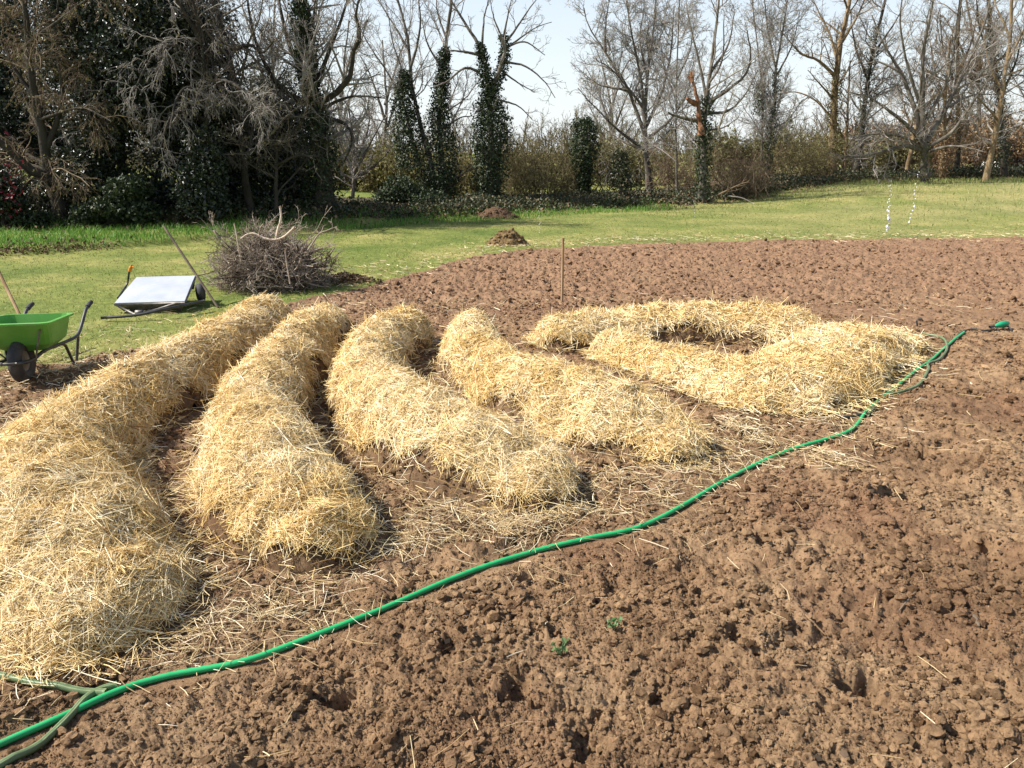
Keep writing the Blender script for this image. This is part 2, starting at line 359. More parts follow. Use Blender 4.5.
def ground_z(x, y):
    z = base_z(x, y)
    s = sstep(-.05, .12, field_sd(x, y))
    near = 1 - sstep(6.5, 9.5, y)
    far = sstep(6.0, 9.5, y)
    tr = 1 - .75 * np.exp(-(np.clip(all_e(x, y) - 1, 0, 9) * .45 / .16) ** 2) * (y < 8.6)   # trodden round the beds
    hd = poly_dist([tuple(p[:2]) for p in HOSE], x, y)
    tr = tr * (.18 + .82 * sstep(.015, .16, hd))
    patch = .35 + .65 * sstep(-.25, .35, fbm(x, y, .9, 2, 16))
    wx = x + .05 * perlin(x * 5, y * 5, 61); wy = y + .05 * perlin(x * 5, y * 5, 62)
    lump = np.abs(perlin(wx * 4.2, wy * 4.2, 11)) * .042 + np.abs(perlin(wx * 9.5 + 3, wy * 9.5, 12)) * .036
    mid = np.abs(perlin(wx * 19, wy * 19, 13)) * .011 + np.abs(perlin(x * 41, y * 41, 14)) * .011 + perlin(x * 85, y * 85, 15) * .006
    pits = -.1 * sstep(.36, .5, fbm(wx, wy, 2.6, 4, 18)) - .035 * sstep(.4, .55, fbm(wx, wy, 8.5, 3, 19))
    for (px, py, rr, dd) in PITS:
        c = G(px, py); d = np.hypot((x - c[0]), (y - c[1]) * .85) / rr * (1 + 1.0 * fbm(x, y, 11, 4, 140)); pits = pits - .75 * dd * sstep(1.1, .3, d) + .014 * np.exp(-((d - 1.3) / .35) ** 2)
    lump = lump + .06 * fbm(x, y, 1.9, 2, 170)
    nearz = (lump * (.45 + .6 * patch) + mid + pits * (1 - .5 * far)) * near * tr
    farz = (np.abs(perlin(x * 2.1, y * 2.6, 21)) * .045 + np.abs(perlin(x * 5.6, y * 6.1, 22)) * .048 + np.abs(perlin(x * 13, y * 13, 23)) * .05 + perlin(x * 26, y * 26, 24) * .018 - .06) * far * (1 - .6 * np.exp(-((y - 8.3) / .8) ** 2))
    g = (1 - s) * (.012 * fbm(x, y, 6, 3, 25))
    return z + s * (nearz + farz) + g

def build_ground():
    na, nr = 1150, 1060
    th = np.linspace(-radians(60), radians(60), na)
    r = np.exp(np.linspace(math.log(.95), math.log(75), nr))
    Rr, Th = np.meshgrid(r, th, indexing='ij')
    X = (Rr * np.sin(Th)).ravel(); Y = (Rr * np.cos(Th)).ravel()
    Z = ground_z(X, Y)
    sd = field_sd(X, Y)
    bt = behind_trees(X, Y) + .5 * fbm(X, Y, .8, 2, 31)
    ba = bank_amt(X, Y)
    i = np.arange(nr - 1)[:, None]; j = np.arange(na - 1)[None, :]
    q = np.stack(np.broadcast_arrays(i * na + j, (i + 1) * na + j, (i + 1) * na + j + 1, i * na + j + 1), -1).reshape(-1, 4)[:, ::-1]
    c = q[:, 0]
    soil = sd[c] > 0
    V = np.stack([X, Y, Z], 1)
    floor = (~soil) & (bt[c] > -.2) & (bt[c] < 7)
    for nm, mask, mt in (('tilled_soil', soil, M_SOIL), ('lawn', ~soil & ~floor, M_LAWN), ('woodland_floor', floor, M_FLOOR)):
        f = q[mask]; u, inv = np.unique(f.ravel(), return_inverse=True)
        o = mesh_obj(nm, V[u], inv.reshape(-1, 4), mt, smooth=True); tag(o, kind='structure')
    S = 600
    o = mesh_obj('field_ground', [(-S, -S, -.5), (S, -S, -.5), (S, S, -.5), (-S, S, -.5)], np.array([[0, 1, 2, 3]]), M_LAWN); tag(o, kind='structure')
build_ground()

# ---- clods
def ico():
    t = (1 + 5 ** .5) / 2
    V = np.array([(-1, t, 0), (1, t, 0), (-1, -t, 0), (1, -t, 0), (0, -1, t), (0, 1, t), (0, -1, -t), (0, 1, -t), (t, 0, -1), (t, 0, 1), (-t, 0, -1), (-t, 0, 1)]) / math.hypot(1, t)
    Fc = np.array([(0, 11, 5), (0, 5, 1), (0, 1, 7), (0, 7, 10), (0, 10, 11), (1, 5, 9), (5, 11, 4), (11, 10, 2), (10, 7, 6), (7, 1, 8), (3, 9, 4), (3, 4, 2), (3, 2, 6), (3, 6, 8), (3, 8, 9), (4, 9, 5), (2, 4, 11), (6, 2, 10), (8, 6, 7), (9, 8, 1)])
    return V, Fc
ICO = ico()
def ico2():
    V, Fc = ICO; V = [tuple(v) for v in V]; cache = {}; out = []
    def mid(a, b):
        k = (min(a, b), max(a, b))
        if k not in cache:
            m = np.array(V[a]) + np.array(V[b]); m /= np.linalg.norm(m); V.append(tuple(m)); cache[k] = len(V) - 1
        return cache[k]
    for a, b, c in Fc:
        ab, bc, ca = mid(a, b), mid(b, c), mid(c, a)
        out += [(a, ab, ca), (b, bc, ab), (c, ca, bc), (ab, bc, ca)]
    return np.array(V), np.array(out)
ICO2 = ico2()
def lumps(geo, P, r, kind=ICO, flat=.75):
    """irregular lumps at P (K,3), radius r (K,)"""
    V0, F0 = kind; K = len(P); n = len(V0)
    d = 1 + rng.normal(size=(K, n, 1)).clip(-2, 2) * (.28 if n < 20 else .2)
    sc = rng.uniform(.65, 1.3, (K, 1, 3)); sc[:, :, 2] *= flat
    a = rng.uniform(0, 2 * pi, K); ca, sa = np.cos(a)[:, None], np.sin(a)[:, None]
    V = V0[None] * d * sc * np.asarray(r)[:, None, None]
    V = np.stack([V[:, :, 0] * ca - V[:, :, 1] * sa, V[:, :, 0] * sa + V[:, :, 1] * ca, V[:, :, 2]], -1) + P[:, None, :]
    geo.add(V.reshape(-1, 3), (np.arange(K)[:, None, None] * n + F0[None]).reshape(-1, 3))
def scatter_view(n, r0, r1, half=44):
    r = np.exp(rng.uniform(math.log(r0), math.log(r1), n)); t = rng.uniform(-radians(half), radians(half), n)
    return r * np.sin(t), r * np.cos(t)
OCT = (np.array([(1., 0, 0), (-1, 0, 0), (0, 1, 0), (0, -1, 0), (0, 0, 1), (0, 0, -1)]), np.array([(0, 2, 4), (2, 1, 4), (1, 3, 4), (3, 0, 4), (2, 0, 5), (1, 2, 5), (3, 1, 5), (0, 3, 5)]))
def build_clods():
    g = Geo()
    hp = [tuple(p[:2]) for p in HOSE]
    x, y = scatter_view(430000, 1.35, 9)
    dens = .5 + .5 * sstep(-.35, .3, fbm(x, y, 1.4, 3, 16))
    k = (field_sd(x, y) > .05) & (rng.uniform(size=len(x)) < dens); x, y = x[k], y[k]
    k = all_e(x, y) > 1.02; x, y = x[k], y[k]
    r = .0019 + .0014 * rng.pareto(2.1, len(x)).clip(0, 9)
    r *= (.72 + .13 * np.hypot(x, y)) * (.95 + .55 * sstep(-.2, .4, fbm(x, y, 2.1, 3, 171)))
    r = np.where(poly_dist(hp, x, y) < .05, r * .45, r).clip(0, .028)
    z = ground_z(x, y) + r * .2
    P = np.stack([x, y, z], 1); t0 = r < .0075; t2 = r > .014
    lumps(g, P[t0], r[t0], OCT); m = ~t0 & ~t2; lumps(g, P[m], r[m], ICO); lumps(g, P[t2], r[t2], ICO2, .7)
    x, y = scatter_view(46000, 7.0, 19)
    k = field_sd(x, y) > .02; k &= all_e(x, y) > 1.05; k &= ~((y < 8.7) & (rng.uniform(size=len(y)) < .6))
    x, y = x[k], y[k]; r = (.009 + .007 * rng.pareto(2.4, len(x))).clip(0, .045) * (.55 + .035 * y)
    lumps(g, np.stack([x, y, ground_z(x, y) + r * .2], 1), r, ICO, .8)
    o = g.build('soil_clods', M_CLOD); tag(o, kind='stuff')
    # damp black humus crumbs lying in the holes
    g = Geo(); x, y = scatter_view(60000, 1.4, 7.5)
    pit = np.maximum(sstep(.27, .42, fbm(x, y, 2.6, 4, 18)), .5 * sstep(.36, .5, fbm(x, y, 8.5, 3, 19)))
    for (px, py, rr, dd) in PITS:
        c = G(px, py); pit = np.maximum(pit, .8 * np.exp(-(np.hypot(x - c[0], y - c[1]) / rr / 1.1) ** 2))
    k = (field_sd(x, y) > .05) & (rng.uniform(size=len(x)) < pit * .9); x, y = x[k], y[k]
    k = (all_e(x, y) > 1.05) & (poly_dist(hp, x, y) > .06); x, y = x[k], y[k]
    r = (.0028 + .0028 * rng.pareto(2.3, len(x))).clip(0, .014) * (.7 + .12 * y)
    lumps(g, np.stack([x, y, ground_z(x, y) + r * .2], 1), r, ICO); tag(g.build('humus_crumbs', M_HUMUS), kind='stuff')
build_clods()

# ------------------------------------------------------------------ straw
def strands(geo, P, D, N, L, w, lift=.12, curl=.25):
    """bent straws: centre P, direction D, normal N"""
    K = len(P)
    D = D / (np.linalg.norm(D, axis=1, keepdims=True) + 1e-9); S = np.cross(D, N); S /= np.linalg.norm(S, axis=1, keepdims=True) + 1e-9
    N = np.cross(S, D)
    a = rng.normal(size=(K, 1)) * lift; D2 = D * np.cos(a) + N * np.sin(a)
    roll = rng.normal(size=(K, 1)) * .6; S2 = S * np.cos(roll) + N * np.sin(roll); N2 = np.cross(S2, D2)
    bend = rng.normal(size=(K, 1)) * curl * .5; side = rng.normal(size=(K, 1)) * curl * .4
    L = L[:, None]; w = w[:, None]
    rings = []
    for t in (-.5, 0.0, .5):
        c = P + D2 * L * t + (N2 * bend + S2 * side) * L * (t * t - .08)
        ww = w * (.8 if t else 1.0)
        rings += [c - S2 * ww * .5, c + N2 * ww * .3, c + S2 * ww * .5]
    V = np.stack(rings, 1)
    b = np.arange(K)[:, None] * 9
    q = np.concatenate([b + np.array(f) for f in ((0, 1, 4, 3), (1, 2, 5, 4), (3, 4, 7, 6), (4, 5, 8, 7))], 0)
    geo.add(V.reshape(-1, 3), q)
ML = ['long straw covered ridge at the far left, nearest to the wheelbarrow', 'straw covered ridge second from the left, curving towards the green hose',
      'straw covered ridge in the middle with bare dark earth along its left foot', 'narrow straw covered ridge directly left of the hairpin shaped one, in front of the stake',
      'wide hairpin shaped straw bed on the right around a bare earth hollow']
def build_mound(i):
    md = MOUNDS[i]
    allp = np.concatenate([np.array(l) for l in md]); x0, y0 = allp[:, 0].min() - .6, allp[:, 1].min() - .65; x1, y1 = allp[:, 0].max() + .6, allp[:, 1].max() + .5
    root = thing('straw_mound', ML[i], 'straw bed', ((x0 + x1) / 2, (y0 + y1) / 2, 0), 'straw mulched ridges')
    st = .015
    X, Y = np.meshgrid(np.arange(x0, x1, st), np.arange(y0, y1, st), indexing='ij'); nx, ny = X.shape
    E = mound_e(md, X, Y); H = mound_h(i, X, Y)
    def cover(x, y, e):                      # 1 = under straw
        t = .84 + .4 * fbm(x, y, 1.7, 3, 70 + i) + .14 * fbm(x, y, 7, 2, 80 + i)
        if i == 0: t = t + .12
        if i == 4: t = t + .16 - .85 * np.exp(-((x - 1.8) / .45) ** 4 - ((y - 6.86) / .17) ** 2)
        return t - e
    C = cover(X, Y, E)
    ii, jj = np.meshgrid(np.arange(nx - 1), np.arange(ny - 1), indexing='ij'); ii = ii.ravel(); jj = jj.ravel()
    q = np.stack([ii * ny + jj, (ii + 1) * ny + jj, (ii + 1) * ny + jj + 1, ii * ny + jj + 1], 1)
    Zc = H + (.045 * np.abs(perlin(X * 11, Y * 11, 90)) + .03 * np.abs(perlin(X * 24, Y * 24, 91)) - .026) * (E < 1.06) + (E < 1.06) * base_z(X, Y)
    def part(name, mask, Z, mt):
        f = q[mask]; u, inv = np.unique(f.ravel(), return_inverse=True)
        V = np.stack([X.ravel(), Y.ravel(), Z.ravel()], 1)[u] - np.array(root.location)
        return mesh_obj(name, V, inv.reshape(-1, 4), mt, root, True)
    ef = E.ravel()[q[:, 0]]; cf = C.ravel()[q[:, 0]]
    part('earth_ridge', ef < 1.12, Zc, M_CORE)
    Zs = H + .016 + .012 * fbm(X, Y, 26, 3, 95) + base_z(X, Y)
    part('straw_layer', (cf > .05) & (ef < 1.0), Zs, M_STRAWBED)
    ex = np.nonzero(((C < .08) & (E < 1.06) & (E > .35)).ravel())[0]
    ex = ex[rng.uniform(size=len(ex)) < .3]; r = (.004 + .004 * rng.pareto(2.2, len(ex))).clip(0, .028)
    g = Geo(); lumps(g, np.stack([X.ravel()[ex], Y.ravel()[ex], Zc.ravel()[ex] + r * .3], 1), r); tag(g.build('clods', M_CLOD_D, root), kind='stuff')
    # loose stalks
    area = (x1 - x0) * (y1 - y0)
    K = int(area * 24000)
    x = rng.uniform(x0, x1, K); y = rng.uniform(y0, y1, K)
    dist = np.hypot(x, y)
    keep = rng.uniform(size=K) < np.clip(5.2 / dist, .55, 1) ; x, y = x[keep], y[keep]
    e = mound_e(md, x, y); c = cover(x, y, e)
    fr = rng.uniform(size=len(x))
    keep = (e < 1.3) & ((c > 0) & (e < 1.05) | (fr < .09 * np.exp(c * 5)) | ((e > .8) & (fr < .016 * sstep(1.3, 1, e))))
    x, y, e = x[keep], y[keep], e[keep]
    h = .012
    z = mound_h(i, x, y); zx = (mound_h(i, x + h, y) - mound_h(i, x - h, y)) / (2 * h); zy = (mound_h(i, x, y + h) - mound_h(i, x, y - h)) / (2 * h)
    out = e > 1.0
    zx[out] = 0; zy[out] = 0; z[out] = np.maximum(0.0, ground_z(x[out], y[out]) - base_z(x[out], y[out]))
    zx = zx.clip(-3, 3); zy = zy.clip(-3, 3)
    N = np.stack([-zx, -zy, np.ones_like(zx)], 1); N /= np.linalg.norm(N, axis=1, keepdims=True)
    a = 7.0 * fbm(x, y, 2.6, 2, 120 + i) + rng.normal(0, .75, len(x)) + pi * rng.integers(0, 2, len(x))      # matted: neighbours lie alike
    # tangent frame and downhill bias
    steep = np.hypot(zx, zy)
    D = np.stack([np.cos(a), np.sin(a), np.zeros_like(a)], 1)
    dh = np.stack([-zx, -zy, np.zeros_like(a)], 1) / (steep[:, None] + 1e-6)
    D = D + dh * (np.clip(steep, 0, 1.6) * .75)[:, None]
    D -= N * (D * N).sum(1, keepdims=True)
    L = rng.gamma(5, .021, len(x)).clip(.03, .26); w = rng.uniform(.002, .0046, len(x)) * np.clip(np.hypot(x, y) / 4.2, .85, 1.6)
    P = np.stack([x, y, z + base_z(x, y) + .016 + rng.uniform(0, .02, len(x)) + .035 * np.abs(perlin(x * 9, y * 9, 130))], 1) + N * rng.exponential(.006, len(x))[:, None]
    g = Geo(); strands(g, P, D, N, L, w, .13, .3)
    # some stalks standing proud
    m = rng.uniform(size=len(x)) < .02
    strands(g, P[m] + N[m] * .03, D[m] + rng.normal(size=(m.sum(), 3)) * .4, N[m], L[m] * 1.2, w[m], .45, .4)
    o = g.build('straw_stalks', M_STRAW, root); tag(o, kind='stuff')
    return root
for i in range(5): build_mound(i)

def build_litter():
    """loose straw lying on the earth"""
    g = Geo()
    xs, ys, ls = [], [], []
    def zone(px, py, sx, sy, n):             # patch round a place, spread in metres
        n = int(n * .62); c = G(px, py); xs.append(rng.normal(c[0], sx, n)); ys.append(rng.normal(c[1], sy, n))
    for z in ((545, 508, .3, .13, 3000), (470, 535, .2, .08, 1000), (640, 490, .3, .1, 900), (480, 525, .2, .12, 1300), (620, 480, .22, .12, 500), (760, 452, .35, .16, 2300), (730, 430, .2, .1, 1000), (700, 470, .25, .12, 800),
              (840, 425, .28, .2, 900), (830, 472, .14, .06, 160), (660, 545, .13, .06, 90), (575, 590, .16, .06, 26), (610, 565, .2, .06, 40), (640, 560, .12, .05, 30),
              (900, 375, .3, .2, 260), (60, 365, .5, .3, 900), (30, 420, .3, .45, 1500), (20, 390, .45, .3, 900), (100, 370, .35, .35, 700), (10, 690, .2, .08, 90), (235, 615, .26, .1, 1500), (170, 645, .3, .08, 700), (380, 545, .18, .08, 330),
              (420, 545, .1, .05, 90), (340, 575, .2, .07, 120), (300, 590, .2, .05, 60), (170, 480, .12, .5, 160), (310, 430, .1, .5, 100), (430, 400, .1, .5, 60),
              (350, 300, .5, .35, 500), (450, 305, .5, .3, 260), (560, 308, .6, .25, 260), (700, 302, .9, .25, 340), (860, 310, .8, .3, 260), (960, 300, .6, .4, 150), (300, 285, .5, .4, 300), (180, 318, .5, .3, 350), (120, 335, .4, .3, 300)):
        zone(*z)
    x, y = scatter_view(420, 1.6, 8); xs.append(x); ys.append(y)
    x, y = scatter_view(700, 6, 12); xs.append(x); ys.append(y)
    x = np.concatenate(xs); y = np.concatenate(ys); k = rng.uniform(size=len(x)) < .26 + .6 * sstep(-.1, .25, fbm(x, y, 2.4, 3, 150)); xs = [x[k]]; ys = [y[k]]      # lies in drifts
    # skirt round every bed
    x, y = scatter_view(60000, 2, 9, 40); e = all_e(x, y); k = (e > .98) & (rng.uniform(size=len(x)) < .16 * np.exp(-(e - 1) / .2)); xs.append(x[k]); ys.append(y[k])
    x = np.concatenate(xs); y = np.concatenate(ys)
    k = (all_e(x, y) > .97) & (np.hypot(x, y) > 1.4); x, y = x[k], y[k]
    z = ground_z(x, y); K = len(x); a = rng.uniform(0, 2 * pi, K)
    N = np.stack([rng.normal(0, .15, K), rng.normal(0, .15, K), np.ones(K)], 1)
    L = rng.gamma(4, .022, K).clip(.025, .24); w = rng.uniform(.0022, .0046, K) * np.clip(np.hypot(x, y) / 4.2, .8, 1.7)
    strands(g, np.stack([x, y, z + .012 + rng.exponential(.008, K)], 1), np.stack([np.cos(a), np.sin(a), rng.normal(0, .08, K)], 1), N, L, w, .14, .4)
    tag(g.build('loose_straw', M_STRAW_OLD), kind='stuff')
    # cut grass and pale straw dust along the field edge
    g = Geo(); t = rng.uniform(0, 1, 1700); E = spline([(14, 17.0), (8.06, 16.4), (5.04, 16.1), (2.1, 15.3), (.0, 14.5), (-1.2, 12.7), (-1.9, 11.3), (-2.5, 10.1)], 200)
    p = E[(t * 199).astype(int)]; x = p[:, 0] + rng.normal(0, .35, 1700); y = p[:, 1] + rng.normal(.1, .3, 1700) * np.where(rng.uniform(size=1700) < .3, 2.4, 1)
    a = rng.uniform(0, 2 * pi, 1700)
    strands(g, np.stack([x, y, ground_z(x, y) + .03], 1), np.stack([np.cos(a), np.sin(a), np.zeros(1700)], 1), np.tile([0, 0, 1.], (1700, 1)), rng.uniform(.04, .15, 1700), rng.uniform(.006, .014, 1700), .1, .4)
    tag(g.build('straw_dust', M_STRAW_OLD), kind='stuff')
build_litter()

# ------------------------------------------------------------------ grass
def blades(geo, x, y, z, hgt, w, lean=.35):
    K = len(x); a = rng.uniform(0, 2 * pi, K); ln = rng.normal(0, lean, (K, 2)) * hgt[:, None]
    b = np.stack([x, y, z], 1); s = np.stack([np.cos(a), np.sin(a), np.zeros(K)], 1) * w[:, None]
    m = b + np.stack([ln[:, 0] * .35, ln[:, 1] * .35, hgt * .6], 1); t = b + np.stack([ln[:, 0], ln[:, 1], hgt], 1)
    V = np.stack([b - s, b + s, m + s * .7, m - s * .7, t], 1)
    o = np.arange(K)[:, None] * 5
    geo.add(V.reshape(-1, 3), o + np.array([0, 1, 2, 3]), o + np.array([3, 2, 4]))
def build_grass():
    g = Geo(); x, y = scatter_view(90000, 6, 34, 40)
    k = (field_sd(x, y) < -.02) & (behind_trees(x, y) < .2) & (bank_amt(x, y) < .3); x, y = x[k], y[k]
    h = rng.uniform(.012, .035, len(x)) * (1 + .6 * fbm(x, y, .8, 3, 33)); blades(g, x, y, ground_z(x, y), h, .0035 * (y / 9) ** .8, .8)
    tag(g.build('lawn_grass', M_BLADE), kind='stuff')
    g = Geo(); x, y = scatter_view(110000, 11, 26, 42)
    c = (bank_amt(x, y) > .25) & (behind_trees(x, y) < .5) & (x < -2)
    # the green fringe in front of the ivy trees
    fr = (behind_trees(x, y) > -2.2) & (behind_trees(x, y) < .4) & (x > -4) & (x < 5) & (fbm(x, y, .5, 2, 35) > -.4)
    k = c | fr; x, y = x[k], y[k]
    h = rng.uniform(.06, .17, len(x)) * (1 + .7 * fbm(x, y, .9, 2, 34)); blades(g, x, y, ground_z(x, y), h, np.full(len(x), .0075), .45)
    tag(g.build('bank_grass', M_LUSH), kind='stuff')
    g = Geo(); x = rng.uniform(3, 34, 70000); y = rng.uniform(16, 36, 70000)
    k = (x > -.2 * y + 8) & (behind_trees(x, y) < .6) & (behind_trees(x, y) > -11.0 + 5.5 * (x < 9)) & (field_sd(x, y) < -.8) & (rng.uniform(size=len(x)) < .12 + sstep(-6, 0, behind_trees(x, y)))
    x, y = x[k], y[k]; h = rng.uniform(.04, .17, len(x)) * (.35 + .65 * sstep(8, 15, x)); blades(g, x, y, ground_z(x, y), h, np.full(len(x), .009), .4)
    tag(g.build('rough_grass', M_ROUGH), kind='stuff')
build_grass()

def build_undergrowth():
    g = Geo(); n = 60000
    x = rng.uniform(-16, 30, n); off = rng.exponential(1.5, n) - .7 + .9 * fbm(x, x * 0, .55, 3, 160)
    y = np.interp(x, [p[0] for p in TREELINE], [p[1] for p in TREELINE]) + off
    lump = (.35 + .65 * np.clip(.5 + fbm(x, y, .45, 3, 36) * 1.3, 0, 1.4))
    P = np.stack([x, y, ground_z(x, y) + rng.uniform(0, 1, n) ** 1.4 * .5 * np.clip(lump - .25, .06, 1.2)], 1)
    g.leaves(P, np.full(n, .085)); tag(g.build('bramble_undergrowth', M_BRAMBLE), kind='stuff')
    g = Geo(); n = 26000; x = rng.uniform(-16, 30, n); y = np.interp(x, [p[0] for p in TREELINE], [p[1] for p in TREELINE]) + rng.normal(.6, .9, n)
    g.leaves(np.stack([x, y, ground_z(x, y) + rng.uniform(0, .12, n)], 1), np.full(n, .08), .7)
    x = rng.uniform(-12, -7, 2600); y = np.interp(x, [p[0] for p in BANK], [p[1] for p in BANK]) + rng.normal(.1, .2, 2600); k = rng.uniform(size=2600) < sstep(-7, -8.2, x) * .6
    x, y = x[k], y[k]; g.leaves(np.stack([x, y, ground_z(x, y) + rng.uniform(0, .14, len(x))], 1), np.full(len(x), .06), .3)
    tag(g.build('fallen_leaves', M_LITTER), kind='stuff')
build_undergrowth()

# ------------------------------------------------------------------ trees
def unit(v): return v / (np.linalg.norm(v, axis=-1, keepdims=True) + 1e-9)
def sprout(P, R, per, frac, ang=(35, 65), nseg=4, jit=.18, trop=.08, rr=.55, rmin=.004, t0=.15, lmin=.05, lmax=9, rmax=.035):
    """children of every branch in P (M,n,3): vectorised"""
    M, n, _ = P.shape
    if M == 0: return np.zeros((0, nseg + 1, 3)), np.zeros((0, nseg + 1))
    plen = np.linalg.norm(np.diff(P, axis=1), axis=2).sum(1)
    if callable(per): K = per(plen)
    else: K = np.full(M, per)
    idx = np.repeat(np.arange(M), K.astype(int)); C = len(idx)
    t = t0 + (1 - t0) * rng.uniform(0, 1, C) ** .85
    u = t * (n - 1); i = np.minimum(u.astype(int), n - 2); f = (u - i)[:, None]
    start = P[idx, i] * (1 - f) + P[idx, i + 1] * f
    tan = unit(P[idx, i + 1] - P[idx, i]); r0 = (R[idx, i] * (1 - f[:, 0]) + R[idx, i + 1] * f[:, 0])
    perp = unit(np.cross(tan, rng.normal(size=(C, 3))))
    a = np.radians(rng.uniform(*ang, C))[:, None]
    d = tan * np.cos(a) + perp * np.sin(a)
    L = (plen[idx] * frac * (1.15 - .75 * t) * rng.uniform(.55, 1.3, C)).clip(lmin, lmax)
    rad = np.maximum(np.minimum(r0 * rr, rmax), rmin); out = [start]; p = start
    for k in range(nseg):
        d = unit(d + rng.normal(size=(C, 3)) * jit + np.array((0, 0, trop)))
        p = p + d * (L / nseg)[:, None]; out.append(p)
    CP = np.stack(out, 1); CR = rad[:, None] * np.linspace(1, .35, nseg + 1)[None, :]
    return CP, np.maximum(CR, rmin * .6)
def limb(pts, Y, r0, r1, n=12, depth=0.0):
    """limb through sighted directions, Y metres ahead; the limb leans back/forward by depth metres along its length"""
    k = len(pts); P = np.array([W(px, py, Y + depth * (j / (k - 1))) for j, (px, py) in enumerate(pts)])
    P = spline(P, n); s = .58 * Y / F
    wob = rng.normal(size=(n, 3)) * .25 * r1 * s; wob[0] = 0
    return P + wob, (r1 * .65 + (r0 - r1 * .65) * (1 - np.linspace(0, 1, n)) ** 1.25) * s
def ivy(geo, path, Y, rads, n, size=.075, drop=0.0):
    """leaves wrapped round a path of sighted points with per-point radius in the same units"""
    n = int(n * 1.4); s = Y / F; P = np.array([(*W(px, py, Y), r * s) for (px, py), r in zip(path, rads)]); S = spline(P, 60)
    k = rng.integers(0, 60, n); a = rng.uniform(0, 2 * pi, n)
    rr = .8 * np.abs(S[k, 3]) * (.45 + .7 * rng.uniform(0, 1, n) ** .6) * (1 + 1.1 * fbm(S[k, 2] * 1.3 + np.cos(a) * .7 + path[0][0], np.sin(a) * 1.2, 1.1, 3, 77))
    d = np.stack([np.cos(a), np.sin(a), rng.normal(0, .25, n)], 1)
    geo.leaves(S[k, :3] + d * rr[:, None] + rng.normal(size=(n, 3)) * .04, np.full(n, size), .55, d, .4)
def tree(name, label, cat, Y, limbs, bark, twig, levels, base=None, ivies=(), ivy_mat=None, buds=None, group='trees of the hedgerow', sides=8, ivy_size=.075):
    """limbs: (points, r0, r1, depth); levels: list of dicts for sprout(); first limb is the trunk"""
    LP, LR = [], []
    for lb in limbs:
        p, r = limb(lb[0], Y, lb[1], lb[2], 12, lb[3] if len(lb) > 3 else 0)
        LP.append(p); LR.append(r)
    LP = np.array(LP); LR = np.array(LR)
    b = LP[0, 0].copy(); zg = float(ground_z(np.array([b[0]]), np.array([b[1]]))[0])
    LP[0, 0, 2] = min(LP[0, 0, 2], zg - .05); LR[0, 0] *= 1.5; LR[0, 1] *= 1.15
    t = thing(name, label, cat, (b[0], b[1], zg), group)
    g = Geo(); g.tubes(LP, LR, sides); g.build('trunk', bark, t, True)
    P, R = LP, LR; tw = Geo(); last = None; tipP = []
    for li, lv in enumerate(levels):
        P, R = sprout(P, R, **lv); tw.tubes(P, R, 4 if li == 0 else 3); tipP.append(P)
    if levels: tw.build('crown', twig, t, True)
    if buds:
        mt, frac, size = buds; tp = tipP[-1]; k = rng.uniform(size=len(tp)) < frac
        pts = tp[k][:, rng.integers(1, tp.shape[1], 1)[0]] if k.any() else np.zeros((0, 3))
        pts = np.concatenate([pts, tp[k][:, -1]])
        gb = Geo(); gb.leaves(pts, np.full(len(pts), size)); gb.build('foliage', mt, t)
    if ivies:
        gi = Geo()
        for (path, rads, n) in ivies: ivy(gi, path, Y, rads, n, ivy_size)
        gi.build('ivy', ivy_mat or M_IVY, t)
    return t
def N(k, hi=1e9): return lambda L: np.clip(L * k * rng.uniform(.75, 1.25, len(L)), 1, hi)
OPEN = [dict(per=N(4.6, 22), frac=.42, ang=(35, 70), nseg=7, jit=.2, trop=.09, rr=.5, rmin=.012, t0=.2, lmin=.5, lmax=2.4, rmax=.04),
        dict(per=N(8, 14), frac=.48, ang=(30, 60), nseg=6, jit=.22, trop=.06, rr=.55, rmin=.008, t0=.12, lmin=.25, lmax=1.2, rmax=.02),
        dict(per=N(12, 10), frac=.5, ang=(25, 60), nseg=4, jit=.24, trop=.05, rr=.65, rmin=.0055, t0=.12, lmin=.14, lmax=.65, rmax=.011),
        dict(per=N(9, 5), frac=.55, ang=(25, 60), nseg=3, jit=.24, trop=.04, rr=.75, rmin=.0042, t0=.2, lmin=.1, lmax=.36)]
FINE = OPEN
def thin(lv, k): return [dict(l, per=(lambda f: lambda L: np.maximum(1, f(L) * k))(l['per'])) for l in lv]
MID = thin(OPEN, .7)
SPARSE = [dict(per=N(3.0, 14), frac=.38, ang=(30, 60), nseg=7, jit=.18, trop=.1, rr=.42, rmin=.01, t0=.3, lmin=.4, lmax=2.2, rmax=.03),
          dict(per=N(6.5, 13), frac=.45, ang=(30, 60), nseg=6, jit=.2, trop=.07, rr=.55, rmin=.007, t0=.2, lmin=.2, lmax=1.1, rmax=.016),
          dict(per=N(10, 9), frac=.5, ang=(25, 55), nseg=4, jit=.2, trop=.05, rr=.65, rmin=.005, t0=.2, lmin=.14, lmax=.55, rmax=.01),
          dict(per=N(6, 3), frac=.55, ang=(25, 55), nseg=3, jit=.22, trop=.03, rr=.75, rmin=.004, t0=.2, lmin=.1, lmax=.32)]
